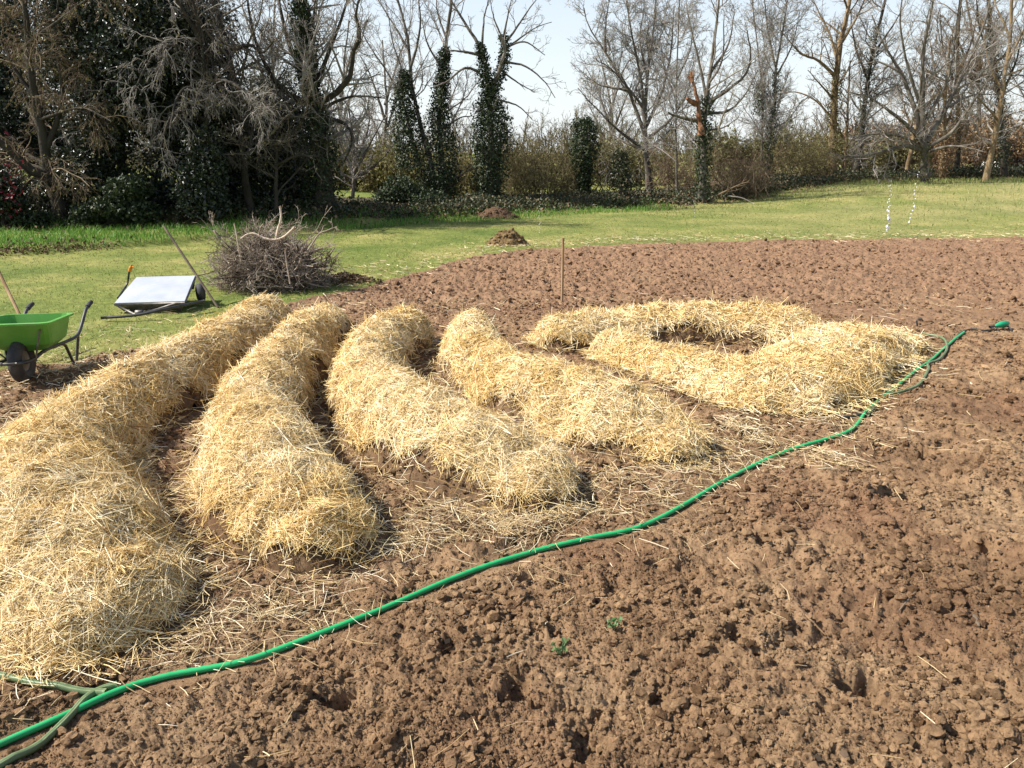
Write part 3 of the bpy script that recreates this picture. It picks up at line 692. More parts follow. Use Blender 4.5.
DROOP = [dict(per=N(4.6, 16), frac=.42, ang=(40, 80), nseg=7, jit=.22, trop=-.04, rr=.42, rmin=.01, t0=.1, lmin=.6, lmax=2.2, rmax=.022),
         dict(per=N(10, 14), frac=.5, ang=(30, 70), nseg=6, jit=.24, trop=-.16, rr=.55, rmin=.006, t0=.12, lmin=.3, lmax=1.3, rmax=.012),
         dict(per=N(13, 10), frac=.5, ang=(25, 60), nseg=5, jit=.26, trop=-.2, rr=.65, rmin=.0042, t0=.12, lmin=.14, lmax=.6, rmax=.008),
         dict(per=N(8, 3), frac=.5, ang=(25, 60), nseg=3, jit=.26, trop=-.2, rr=.7, rmin=.0035, t0=.2, lmin=.1, lmax=.3)]

# ---- left-hand dark group
def evergreen(name, label, Y, clumps, n, mt, size, trunk, cat='tree', group='trees of the hedgerow', extra=None):
    """clumps: (px, py, rx, ry, depth) in sighted units; trunk: sighted points"""
    p, r = limb(trunk, Y, 7, 3); b = p[0]; zg = float(ground_z(np.array([b[0]]), np.array([b[1]]))[0])
    t = thing(name, label, cat, (b[0], b[1], zg), group)
    g = Geo(); p[0, 2] = zg - .05; g.tubes(p, r, 7)
    s = Y / F; C = np.array([(*W(c[0], c[1], Y + c[4]), c[2] * s, c[3] * s) for c in clumps])
    for c in C:                                                   # limbs out to the clumps
        q = p[rng.integers(3, 10)]; g.tubes(spline([q, (q + c[:3]) / 2 + rng.normal(size=3) * .2, c[:3]], 6), np.linspace(.06, .02, 6), 5)
    g.build('trunk', M_BARK_D, t, True)
    wgt = C[:, 3] * C[:, 4]; k = rng.choice(len(C), n, p=wgt / wgt.sum())
    d = unit(rng.normal(size=(n, 3))); rad = rng.uniform(0, 1, n) ** .42
    rad = rad * (1 + .35 * perlin(d[:, 0] * 2.6 + k * 3.1, d[:, 2] * 2.6 + d[:, 1] * 2, 88))
    P = C[k, :3] + d * rad[:, None] * np.stack([C[k, 3], C[k, 3] * 1.0, C[k, 4]], 1)
    P = P[P[:, 2] > zg + .02]
    g = Geo(); g.leaves(P, np.full(len(P), size), .3, None, .3); g.build('crown', mt, t)
    if extra: extra(t)
    return t
tree('leaning_tree', 'dark bare tree at the far left with a heavy limb leaning out to the left', 'tree', 17.6,
     [([(58, 232), (58, 200), (50, 182), (44, 150), (38, 110), (28, 50), (24, 0), (16, -70)], 11, 4),
      ([(60, 188), (48, 178), (32, 170), (18, 158), (2, 144), (-40, 118)], 9, 6, -.6), ([(46, 150), (62, 100), (56, 40), (60, -20)], 5, 2.5, .8), ([(36, 100), (10, 60), (-10, 10)], 4, 2, .5),
      ([(27, 45), (60, 20), (100, -10)], 3.5, 2, -.6), ([(40, 120), (80, 108), (112, 122)], 3, 1.5, -1.2)],
     M_BARK_D, M_TWIG_B, DROOP, buds=(M_BUD_O, .25, .05))
tree('weeping_branch_tree', 'brown barked tree with twiggy drapes hanging in front of the dark holly', 'tree', 18.3,
     [([(198, 228), (200, 170), (206, 110), (202, 50), (190, -20)], 5, 4), ([(204, 120), (185, 112), (170, 118), (160, 150)], 4, 2, -1.5), ([(203, 90), (220, 80), (245, 92), (262, 120)], 4, 2, -1.4),
      ([(202, 60), (172, 45), (150, 60), (135, 90)], 3.4, 1.8, -1.6), ([(200, 40), (180, 5), (165, -10)], 4, 2, -.6), ([(203, 100), (188, 88), (176, 100), (170, 130)], 3.4, 1.8, -1.8), ([(160, 65), (120, 80), (95, 100), (84, 130)], 3, 1.6, -.6)],
     M_BARK_D, M_TWIG_G, DROOP, buds=(M_BUD_O, .12, .05))
tree('slender_tree', 'slender dark trunk curving up to the right of the holly trees', 'tree', 18.6,
     [([(250, 224), (243, 150), (235, 85), (224, 35), (206, -20)], 7, 5), ([(236, 95), (222, 60), (190, 40)], 3.5, 1.8, .6), ([(228, 50), (250, 45), (262, 52), (275, 40)], 4, 2, -.5), ([(240, 130), (262, 100), (285, 70)], 3, 1.5, .6)],
     M_BARK_D, M_TWIG_D, OPEN)
HC = 'holly trees of the left-hand thicket'
evergreen('holly_tree', 'big glossy dark holly filling the top left, with glints on its leaves', 19.0,
          [(85, 40, 42, 46, 0), (125, 75, 44, 50, -.4), (150, 20, 46, 44, 0), (105, 120, 40, 42, -.3), (170, 70, 40, 46, .2), (70, 0, 34, 34, .4), (140, -20, 50, 40, .3), (175, 120, 36, 34, .5), (90, 165, 34, 28, -.2), (200, 30, 34, 40, .5), (215, 90, 30, 40, .6), (60, 60, 30, 40, .8)], 74000, M_HOLLY, .085, [(120, 226), (122, 150), (125, 60), (130, -30)], group=HC)
evergreen('holly_tree', 'dark holly in deep shade behind the brush pile, left of the big trunk', 20.4,
          [(190, 170, 50, 46, 0), (240, 150, 48, 50, .2), (280, 175, 42, 46, -.1), (225, 205, 60, 26, -.6), (290, 130, 30, 34, .4), (200, 120, 40, 36, .8), (262, 208, 40, 22, -.9), (170, 205, 40, 26, -.6), (300, 190, 26, 34, .3), (200, 196, 24, 34, -2.75), (205, 158, 20, 28, -2.6), (270, 110, 34, 36, .8)], 60000, M_HOLLY, .085, [(230, 226), (232, 170), (236, 110)], group=HC)
evergreen('holly_tree', 'low dark holly under the leaning limb at the left edge', 18.6,
          [(10, 195, 34, 32, 0), (55, 200, 32, 26, -.3), (110, 195, 40, 30, .3), (150, 200, 34, 28, .2), (-30, 150, 40, 50, 1), (30, 120, 40, 44, 2), (15, 70, 34, 50, 2.5), (0, 10, 40, 40, 2.5), (60, 150, 40, 40, 2), (-20, 90, 40, 50, 2)], 52000, M_HOLLY, .085, [(88, 230), (86, 190), (80, 160)], group=HC)
def laurel_extra(t):
    g = Geo(); P = np.array([W(*c) for c in [(rng.normal(8, 7), rng.normal(188, 17), 16.6 + rng.normal(0, .15)) for _ in range(80)]])
    g.leaves(P, np.full(len(P), .09)); g.build('blossoms', M_CAMELLIA, t)
evergreen('camellia_bush', 'dark camellia bush with red flowers at the left edge', 16.9, [(6, 195, 18, 26, 0), (-14, 190, 22, 32, .1)], 5500, M_HOLLY, .075, [(4, 236), (4, 220), (4, 195)], 'shrub', 'shrubs under the trees', laurel_extra)
evergreen('laurel_bush', 'low glossy laurel bush at the foot of the dark trees, in front of the bank', 17.2, [(112, 208, 22, 13, 0), (88, 214, 18, 10, -.1), (140, 212, 20, 11, .1), (36, 220, 22, 8, -.1), (128, 190, 22, 14, .2)], 9000, M_IVY, .085, [(112, 228), (112, 222), (112, 212)], 'shrub', 'shrubs under the trees')
tree('thick_trunk_tree', 'massive dark trunk right of the holly, forking into ivy covered limbs', 'tree', 19.4,
     [([(324, 226), (323, 180), (321, 140), (317, 108), (308, 80), (303, 40), (300, -30)], 17, 7), ([(318, 104), (336, 92), (350, 76), (354, 48), (361, 36), (356, 15), (362, -10)], 6, 2.5, -.8),
      ([(313, 92), (300, 68), (286, 34), (279, 0), (276, -30)], 5, 2.5, .5), ([(312, 80), (311, 40), (316, 0), (318, -30)], 5, 3, .8), ([(316, 84), (330, 50), (346, 5), (352, -20)], 4, 2, -.4), ([(312, 104), (285, 92), (262, 58), (250, 15), (247, -20)], 5, 2.2, -.7),
      ([(321, 118), (345, 124), (352, 142), (342, 165)], 4, 1.6, -.4), ([(318, 112), (290, 118), (262, 128)], 4, 1.8, -1.0), ([(316, 112), (350, 97), (385, 98)], 3.4, 1.4, .8)],
     M_BARK_D, M_TWIG_G, OPEN, ivies=[([(316, 105), (308, 75), (303, 35), (301, 0)], [10, 11, 10, 8], 3000), ([(322, 200), (321, 150), (318, 110)], [17, 17, 13], 2600)])
tree('twiggy_tree', 'brown twiggy young tree between the slender trunk and the massive trunk', 'tree', 18.4,
     [([(276, 226), (276, 180), (278, 130), (275, 80)], 4, 2), ([(277, 150), (258, 115), (250, 80)], 3, 1.4, -.4), ([(277, 150), (300, 125), (310, 95)], 3, 1.4, -.5), ([(277, 170), (255, 150), (236, 140)], 3, 1.4, -.6), ([(277, 165), (300, 155), (316, 160)], 3, 1.4, -.5)],
     M_BARK_D, M_TWIG_D, OPEN, buds=(M_BUD_G, .2, .05))
tree('round_crowned_tree', 'small grey round crowned tree in the gap right of the massive trunk', 'tree', 25,
     [([(352, 214), (354, 180), (356, 155), (358, 120)], 4, 2), ([(354, 175), (340, 145), (334, 118)], 3, 1.3, .4), ([(354, 172), (372, 140), (384, 118)], 3, 1.3, -.3), ([(355, 160), (352, 130), (348, 104)], 3, 1.3, -.4), ([(355, 165), (368, 128), (368, 104)], 3, 1.3, .5), ([(354, 180), (375, 165), (390, 150)], 3, 1.2, .2), ([(354, 180), (338, 170), (326, 150)], 3, 1.2)],
     M_BARK, M_TWIG_G, FINE)
# ---- ivy clad trees, middle
tree('ivy_tree', 'tall several stemmed tree with ivy up its right stem, left of the ivy fork', 'tree', 24.5,
     [([(447, 211), (442, 168), (439, 120), (444, 60), (451, 0), (454, -40)], 5.5, 3), ([(436, 212), (432, 168), (421, 126), (411, 81), (408, 39), (397, 0), (392, -30)], 5, 2.4, .5), ([(419, 165), (400, 96), (370, 47), (355, 20)], 2.6, 1.2, .6), ([(410, 70), (420, 30), (418, -10)], 2.6, 1.4, -.4), ([(409, 50), (392, 22), (378, 0)], 2.2, 1.2, .4),
      ([(443, 70), (428, 45), (422, 20)], 2, 1, -.5), ([(447, 40), (438, 15), (436, -10)], 2, 1, .4), ([(440, 130), (460, 118), (474, 116)], 2.2, 1, -.4), ([(441, 180), (455, 178), (476, 165)], 2.2, 1, -.4), ([(415, 100), (395, 50), (388, 15)], 2, 1, -.3)],
     M_BARK, M_TWIG_G, SPARSE, ivies=[([(443, 180), (440, 130), (441, 95), (445, 50)], [20, 15, 8, 4], 4200), ([(410, 168), (407, 130), (404, 95), (404, 72)], [15, 15, 11, 4], 3600), ([(438, 205), (440, 170)], [15, 22], 2600)])
tree('forked_ivy_tree', 'ivy clad tree forking in two above a broad ivy skirt, bare branches fanned out', 'tree', 24.2,
     [([(492, 211), (489, 168), (491, 120), (489, 88)], 7, 5), ([(489, 92), (484, 60), (476, 40), (463, 20), (451, 0), (445, -20)], 4.5, 1.6, .4), ([(490, 92), (499, 72), (505, 50), (500, 36)], 4.5, 3, -.4), ([(483, 56), (466, 52), (446, 50)], 3, 1.4, -.5), ([(480, 72), (464, 68), (447, 82), (430, 88)], 2.6, 1.2, -.5), ([(482, 48), (484, 20), (490, -5)], 2.2, 1.1, .4),
      ([(504, 45), (515, 30), (530, 8), (540, -5)], 2.2, 1, .4), ([(505, 48), (525, 42), (545, 55)], 2, .9, -.3), ([(504, 62), (525, 66), (545, 82), (555, 98)], 2, .9, -.4), ([(503, 72), (520, 84), (535, 92)], 1.8, .9, .5), ([(503, 40), (508, 15), (512, -5)], 2, .9, -.3), ([(499, 100), (518, 106), (531, 118)], 1.8, .9), ([(504, 50), (535, 28), (552, 22)], 1.8, .8), ([(502, 38), (494, 18), (490, 0)], 1.8, .8)],
     M_BARK, M_TWIG_G, SPARSE, ivies=[([(490, 205), (490, 160), (491, 120), (490, 95)], [9, 19, 18, 8], 6500), ([(489, 95), (484, 65), (480, 45)], [8, 6, 3], 1100), ([(491, 95), (501, 70), (505, 45), (502, 36)], [8, 6, 4, 3], 1100)])
evergreen('evergreen_bush', 'dark rounded evergreen bush at the foot of the ivy trees', 23.4, [(402, 192, 20, 16, 0), (425, 200, 24, 11, -.2), (388, 198, 14, 10, .1)], 9000, M_IVY, .075, [(418, 213), (418, 205), (418, 190)], 'shrub', 'shrubs under the trees')
def shrub(label, Y, x0, x1, ytop, ybase, nstem, twig, buds, levels=None, name='twiggy_shrub', budsz=.05, spread=.16):
    """many stems from a stool"""
    c = W((x0 + x1) / 2, ybase, Y); s = Y / F; wx = (x1 - x0) * s / 2; zg = float(ground_z(np.array([c[0]]), np.array([c[1]]))[0]); ztop = W(512, ytop, Y)[2]; hgt = ztop - zg
    t = thing(name, label, 'shrub', (c[0], c[1], zg), 'shrubs under the trees')
    b = np.stack([c[0] + rng.uniform(-.75, .75, nstem) * wx, c[1] + rng.uniform(-.9, .9, nstem) * min(wx, 1.4), np.full(nstem, zg - .05)], 1)
    tip = b + np.stack([(b[:, 0] - c[0]) * .35 + rng.normal(0, spread, nstem) * wx * 1.4, rng.normal(0, .5, nstem), hgt * rng.uniform(.4, .86, nstem)], 1)
    k = np.linspace(0, 1, 8)[None, :, None]; P = b[:, None] * (1 - k) + tip[:, None] * k + np.cumsum(rng.normal(size=(nstem, 8, 3)) * .045, 1) * np.array((1, 1, .3)) * 2.6
    R = np.linspace(.022, .007, 8)[None, :] * rng.uniform(.6, 1.2, (nstem, 1))
    g = Geo(); g.tubes(P, R, 5); g.build('stems', twig, t, True)
    tw = Geo(); lv = levels or [dict(per=N(7, 18), frac=.4, ang=(30, 85), nseg=6, jit=.28, trop=.04, rr=.5, rmin=.008, t0=.1, lmin=.3, lmax=1.2, rmax=.014), dict(per=N(10, 9), frac=.48, ang=(25, 65), nseg=4, jit=.25, trop=.04, rr=.65, rmin=.0055, t0=.1, lmin=.14, lmax=.55), dict(per=N(8, 3), frac=.5, ang=(25, 60), nseg=3, jit=.25, trop=.03, rr=.7, rmin=.0045, t0=.1, lmin=.1, lmax=.3)]
    for i, l in enumerate(lv): P, R = sprout(P, R, **l); tw.tubes(P, R, 3)
    tw.build('twigs', twig, t, True)
    if buds:
        mt, frac = buds; k = rng.uniform(size=len(P)) < frac; j = rng.integers(1, P.shape[1], k.sum()); pts = P[k][np.arange(k.sum()), j]
        g = Geo(); g.leaves(pts, np.full(len(pts), budsz)); g.build('foliage', mt, t)
    return t
shrub('olive brown thicket of upright stems just right of the forked ivy tree', 26.5, 506, 556, 118, 205, 34, M_TWIG_O, (M_BUD_O, 1.0), budsz=.06)
shrub('olive brown thicket of upright stems just left of the dark ivy column', 27.5, 545, 605, 122, 203, 36, M_TWIG_O, (M_BUD_O, 1.0), budsz=.06)
tree('ivy_column', 'short trunk smothered by a dark ivy head among the brown thickets', 'tree', 26.4, [([(585, 206), (584, 170), (583, 125)], 4.5, 3)], M_BARK_D, M_TWIG_D, [], ivies=[([(584, 190), (584, 165), (584, 140), (583, 120)], [5, 10, 15, 8], 4200)])
tree('green_twig_bush', 'small bush with ivy leaves and pale arching twigs right of the dark ivy column', 'shrub', 26, [([(622, 206), (620, 185), (616, 160), (618, 150)], 3, 1.5), ([(621, 190), (608, 170), (604, 160)], 2, 1, -.3), ([(621, 190), (634, 172), (640, 168)], 2, 1, -.3)], M_BARK, M_TWIG_G, [dict(OPEN[1], trop=-.15), dict(OPEN[2], trop=-.1)], ivies=[([(622, 190), (620, 170), (620, 152)], [16, 14, 6], 1900)], ivy_mat=M_BRAMBLE, group='shrubs under the trees')
tree('ash_tree', 'bare tree with a broad fan shaped crown against the sky, centre right', 'tree', 31,
     [([(650, 196), (646, 150), (645, 120), (648, 70), (655, 20), (656, -10)], 5.5, 2), ([(645, 135), (628, 90), (605, 52), (588, 25), (584, 8)], 3.6, 1.2, .6), ([(645, 118), (640, 75), (630, 25), (624, -15)], 3.2, 1.2, -.6), ([(647, 125), (662, 92), (671, 50), (674, 5)], 3.2, 1.2, .5), ([(645, 150), (618, 130), (592, 104), (578, 88)], 3, 1, -.6), ([(646, 150), (624, 142), (604, 128)], 2.4, .9, .8),
      ([(646, 140), (672, 118), (688, 90), (694, 60)], 3, 1, -.6), ([(646, 110), (612, 70), (596, 60)], 2.4, .9, -.8), ([(648, 80), (640, 40), (645, 5)], 2.2, .9, .6), ([(628, 90), (600, 85), (580, 70)], 2.2, .8, .5), ([(605, 52), (606, 20), (612, -10)], 2, .8, -.4)],
     M_BARK, M_TWIG_G, FINE, buds=(M_BUD_G, .1, .05))
tree('pole_tree', 'very thin straight trunk between the fan crowned tree and the broken tree', 'tree', 28, [([(677, 207), (676, 150), (676, 100), (678, 40), (680, -10)], 2.2, 1.4), ([(676, 100), (665, 70), (660, 40)], 1.6, .8, .4), ([(677, 80), (690, 50), (694, 20)], 1.6, .8, -.4)], M_BARK, M_TWIG_G, OPEN)
tb = tree('broken_tree', 'storm broken tree with a torn red brown stump beside its ivy clad trunk', 'tree', 26.2,
     [([(701, 209), (703, 165), (704, 125), (707, 95), (713, 50), (718, 5), (720, -20)], 7, 2.2), ([(705, 104), (728, 90), (745, 75), (751, 55), (747, 30)], 3.4, 1.4, -.5), ([(704, 112), (726, 112), (744, 96), (758, 70)], 3, 1.2, .5), ([(706, 98), (700, 65), (690, 25), (686, 0)], 2.8, 1.1, .5), ([(709, 75), (728, 45), (735, 10)], 2.8, 1.1, .3), ([(708, 85), (722, 60), (724, 15)], 2.4, 1, -.5), ([(703, 122), (684, 118), (668, 113)], 4, 2.5, -.4), ([(704, 130), (722, 128), (738, 118)], 2.2, 1, -.6)],
     M_BARK, M_TWIG_G, MID, ivies=[([(702, 205), (703, 160), (704, 120), (706, 98)], [7, 8, 9, 6], 1900)], buds=(M_BUD_G, .1, .05))
M_TORN = surf('torn_wood', [(.3, (.09, .045, .025)), (.5, (.22, .11, .06)), (.7, (.36, .22, .13))], 7, .9, .1, (14, 1.0, .05), stretch=(1, 1, .25))
g = Geo(); p, r = limb([(701, 135), (699, 112), (696, 94), (691, 76)], 26.0, 5.5, 3.5, 10); r = r * (1 + .18 * rng.normal(size=10)); g.tubes(p, r, 7, True)
for q in ((690, 70), (694, 68), (687, 74)): g.tubes(np.array([W(692, 82, 26), W(*q, 26)]), np.array([.07, .01]), 4)
g.tubes(np.array([W(696, 104, 26), W(690, 101, 25.8), W(687, 98, 25.7)]), np.array([.1, .07, .05]), 6, True)
g.build('broken_stump', M_TORN, tb)
shrub('tawny brown thicket below the broken tree, on its left', 29.5, 655, 700, 138, 202, 26, M_TWIG_B, (M_BEECH, .6))
shrub('reddish brown thicket below the broken tree, on its right', 27.5, 705, 765, 140, 206, 34, M_TWIG_B, (M_BEECH, .25))
tree('ivied_stem_tree', 'slender grey tree with ivy up the leaning stem, right of the broken tree', 'tree', 30,
     [([(764, 200), (769, 145), (775, 100), (776, 68), (784, 25), (790, -15)], 4, 1.8), ([(761, 200), (762, 140), (762, 90), (757, 40), (752, 0)], 2.6, 1.2, .4), ([(776, 68), (768, 30), (764, -5)], 1.8, .9, -.4), ([(777, 75), (792, 45), (800, 10)], 1.8, .9, .4), ([(770, 130), (788, 120), (802, 100)], 1.6, .8, -.3)],
     M_BARK, M_TWIG_G, OPEN, ivies=[([(766, 180), (770, 140), (775, 100), (776, 72)], [4, 6, 6, 4], 1100), ([(760, 115), (761, 98), (760, 84)], [5, 8, 4], 600)])
shrub('yellow olive bush right of the slender ivied tree', 33, 776, 826, 122, 192, 34, M_TWIG_O, (M_BUD_O, .9), budsz=.07)
tree('orange_bark_tree', 'thick orange brown trunk of several stems, left of the spreading oak', 'tree', 33.5,
     [([(834, 190), (832, 150), (833, 110), (838, 65), (846, 22), (852, -20)], 8, 4.5), ([(834, 75), (818, 60), (803, 55), (790, 42), (780, 30)], 3, 1.2, -.6), ([(838, 62), (828, 30), (812, 0)], 2.6, 1.2, .6), ([(842, 42), (858, 15), (868, -10)], 2.8, 1.3, -.4), ([(842, 190), (846, 150), (848, 110), (850, 60)], 3.4, 1.8, -.5), ([(849, 190), (853, 160), (856, 120)], 2.6, 1.3), ([(833, 120), (815, 100), (795, 92), (776, 95)], 2.2, 1, .6), ([(834, 100), (820, 84), (808, 70)], 2, .9, -.6)],
     M_BARK_B, M_TWIG_B, MID, ivies=[([(833, 150), (834, 110), (838, 70)], [8, 8, 6], 900)], ivy_mat=M_BUD_O, buds=(M_BUD_O, .08, .06))
tree('ivied_trunk_tree', 'tall dark ivied trunk leaning right, close behind the orange brown one', 'tree', 34.5,
     [([(856, 190), (861, 140), (867, 85), (874, 45), (884, 5), (890, -20)], 5, 3), ([(868, 80), (855, 45), (850, 10)], 2.4, 1.1, .4), ([(872, 55), (890, 30), (905, 5)], 2.2, 1, -.5), ([(864, 105), (884, 90), (900, 85)], 2, 1, .4)],
     M_BARK_D, M_TWIG_G, FINE, ivies=[([(862, 140), (867, 90), (873, 50), (878, 25)], [5, 7, 7, 5], 1300)])
tree('oak_tree', 'spreading oak with a short pale lichened trunk and low horizontal limbs', 'tree', 30.5,
     [([(926, 197), (925, 175), (925, 155), (924, 138)], 8.5, 7), ([(923, 150), (905, 146), (884, 151), (862, 156), (838, 156)], 4.5, 1.4, -1.4), ([(923, 142), (914, 105), (898, 68), (882, 42), (872, 15)], 5, 1.6, .6), ([(924, 140), (922, 95), (924, 45), (934, 0), (938, -25)], 5, 2, -.5), ([(926, 142), (944, 112), (964, 72), (984, 25), (992, -10)], 5, 1.7, .6), ([(927, 148), (952, 132), (972, 104), (986, 82)], 4, 1.4, -.8),
      ([(922, 138), (896, 116), (870, 98), (846, 92)], 4, 1.3, -.9), ([(922, 112), (906, 60), (900, 20), (904, -15)], 3, 1.2, -.7), ([(926, 120), (948, 78), (956, 30), (960, -10)], 3.2, 1.3, -.8), ([(924, 150), (900, 136), (872, 134), (850, 140)], 3.2, 1.1, -1.8), ([(926, 152), (950, 146), (968, 148), (984, 152)], 3, 1.1, -1.6), ([(900, 72), (878, 62), (858, 66)], 2.4, 1, .8), ([(946, 108), (970, 96), (996, 94)], 2.4, 1, .8), ([(925, 152), (912, 130), (890, 112), (880, 104)], 3, 1.1, -2)],
     M_BARK, M_TWIG_G, MID, ivies=[([(925, 190), (925, 165), (924, 145)], [7, 8, 7], 420)], ivy_mat=M_BUD_G, sides=10)
tree('pale_leaning_tree', 'pale barked trunk leaning right at the right edge, lit along its left side', 'tree', 31.5,
     [([(984, 193), (989, 165), (996, 130), (1003, 90), (1010, 40), (1013, -15)], 5, 3.2), ([(1003, 92), (988, 60), (982, 20)], 2.4, 1.1, .5), ([(1008, 60), (1024, 30), (1036, 0)], 2.4, 1.1, -.5), ([(998, 120), (980, 100), (968, 92)], 2, 1, -.6), ([(1006, 75), (1020, 70), (1040, 60)], 2, 1, .6), ([(1010, 38), (998, 10), (990, -10)], 2, 1, .5)],
     M_BARK_B, M_TWIG_G, MID)
tree('ivied_trunk_tree', 'dark ivied trunk standing just behind the pale leaning one at the right edge', 'tree', 34,
     [([(1004, 192), (1003, 150), (1000, 100), (992, 50), (988, -10)], 5.5, 3.5), ([(1000, 100), (1016, 60), (1026, 20)], 2.6, 1.2, .5), ([(994, 60), (980, 30), (976, -5)], 2.4, 1.1, .4)], M_BARK_D, M_TWIG_B, FINE, ivies=[([(1003, 165), (1001, 120), (996, 70), (990, 30)], [8, 8, 7, 5], 1700)])
tree('straight_dark_tree', 'straight dark trunk seen through the right half of the oak crown', 'tree', 36.5,
     [([(957, 185), (958, 140), (957, 90), (959, 30), (962, -15)], 4.2, 2.8), ([(958, 90), (944, 55), (940, 15)], 2, 1, .4), ([(958, 75), (972, 40), (978, 5)], 2, 1, -.4)], M_BARK_D, M_TWIG_B, MID, ivies=[([(958, 150), (958, 100), (959, 50)], [5, 6, 5], 700)])
tree('leaning_brown_tree', 'short brown trunk leaning right under the low limb of the oak', 'tree', 36, [([(904, 187), (909, 160), (914, 138), (920, 100), (923, 50)], 4.2, 2), ([(914, 138), (905, 110), (900, 85)], 2, 1, .3)], M_BARK_B, M_TWIG_B, OPEN)
tree('leaning_brown_tree', 'brown trunk close on the right of the oak trunk, hung with dry twigs', 'tree', 33, [([(939, 193), (942, 165), (944, 135), (946, 90), (950, 40)], 4.6, 2.6), ([(944, 130), (954, 105), (962, 85)], 2, 1, .3), ([(945, 100), (935, 70), (930, 40)], 2, 1, .3)], M_BARK_B, M_TWIG_B, OPEN, ivies=[([(940, 188), (943, 160), (944, 138)], [6, 8, 6], 900)], ivy_mat=M_BEECH)
for lb, Y, x0, x1, yt, yb, bm in (('russet hedge of dry leaves behind the oak trunk', 41, 865, 955, 106, 186, (M_BEECH, .7)), ('russet hedge of dry leaves at the right edge behind the trunks', 42, 955, 1060, 100, 184, (M_BEECH, .6)), ('olive thicket in the shade behind the orange brown trunk', 40, 812, 905, 128, 190, (M_BUD_G, .5)), ('pale brown thicket in the gap behind the fan crowned tree', 37, 590, 672, 128, 194, (M_BUD_G, .3)), ('grey brown thicket behind the broken and the ivied trees', 38, 700, 800, 120, 192, (M_BUD_G, .4)), ('olive green thicket in the gap left of the ivy trees', 30, 372, 425, 140, 206, (M_BUD_O, .6)), ('olive brown thicket behind the gap between the two ivy trees', 30, 440, 512, 142, 204, (M_BUD_O, .4)), ('grey thicket behind the small round crowned tree', 31, 322, 380, 132, 206, (M_BUD_G, .3))):
    shrub(lb, Y, x0, x1, yt, yb, 64, M_TWIG_O if bm[0] is not M_BEECH else M_TWIG_B, (bm[0], min(1, bm[1] * 1.8)), name='hedge_thicket', budsz=.14)
# ---- bare trees further back, against the sky
BACKX = [(610, 48, 60, 'distant bare tree showing through the left of the fan crowned tree'), (975, 47, -20, 'distant bare tree between the straight dark trunk and the pale one'), (1040, 40, -20, 'bare tree at the right margin behind the pale trunk'), (385, 40, 40, 'distant bare tree left of the ivy trees'), (340, 38, 20, 'distant bare tree behind the massive trunk'), (270, 34, -10, 'bare tree behind the slender dark trunk')]
for x, Y, yt, lb in BACKX:
    h = 190 - yt
    tree('bare_tree', lb, 'tree', Y, [([(x, 192), (x + rng.normal(0, 3), 150), (x + rng.normal(0, 5), 190 - h * .6), (x + rng.normal(0, 6), yt)], 4.5, 1.6)] + [([(x, 165 - h * .1 * j), (x + sg * 14, 150 - h * .13 * j - h * .1), (x + sg * rng.uniform(20, 36), 150 - h * .13 * j - h * .25)], 2.6, .9, rng.normal(0, 1)) for j, sg in enumerate((1, -1, 1, -1, 1))], M_BARK, M_TWIG_G, MID)
# ---- far-off wood closing the view
def far_wood():
    g = Geo(); n = 1500; x = rng.uniform(-45, 75, n); y = rng.uniform(58, 72, n); h = rng.uniform(2.0, 4.6, n) * (.75 + .5 * np.clip(fbm(x, y * 0, .09, 3, 44) + .5, 0, 1))
    k = np.linspace(0, 1, 6)[None, :, None]; P = np.stack([x, y, np.full(n, -.4)], 1)[:, None] + np.stack([rng.normal(0, .4, n), rng.normal(0, .3, n), h], 1)[:, None] * k
    P = P + np.cumsum(rng.normal(size=(n, 6, 3)) * .16, 1); R = np.linspace(.05, .015, 6)[None].repeat(n, 0); g.tubes(P, R, 4)
    P, R = sprout(P, R, per=N(3, 16), frac=.35, ang=(25, 60), nseg=4, jit=.2, trop=.08, rr=.5, rmin=.02, t0=.1, lmin=.6, lmax=2); g.tubes(P, R, 3)
    P, R = sprout(P, R, per=N(5, 7), frac=.5, ang=(25, 60), nseg=3, jit=.2, trop=.05, rr=.6, rmin=.014, t0=.1, lmin=.3, lmax=.9); g.tubes(P, R, 3)
    tag(g.build('distant_wood', M_TWIG_O, None, True), kind='stuff')
far_wood()

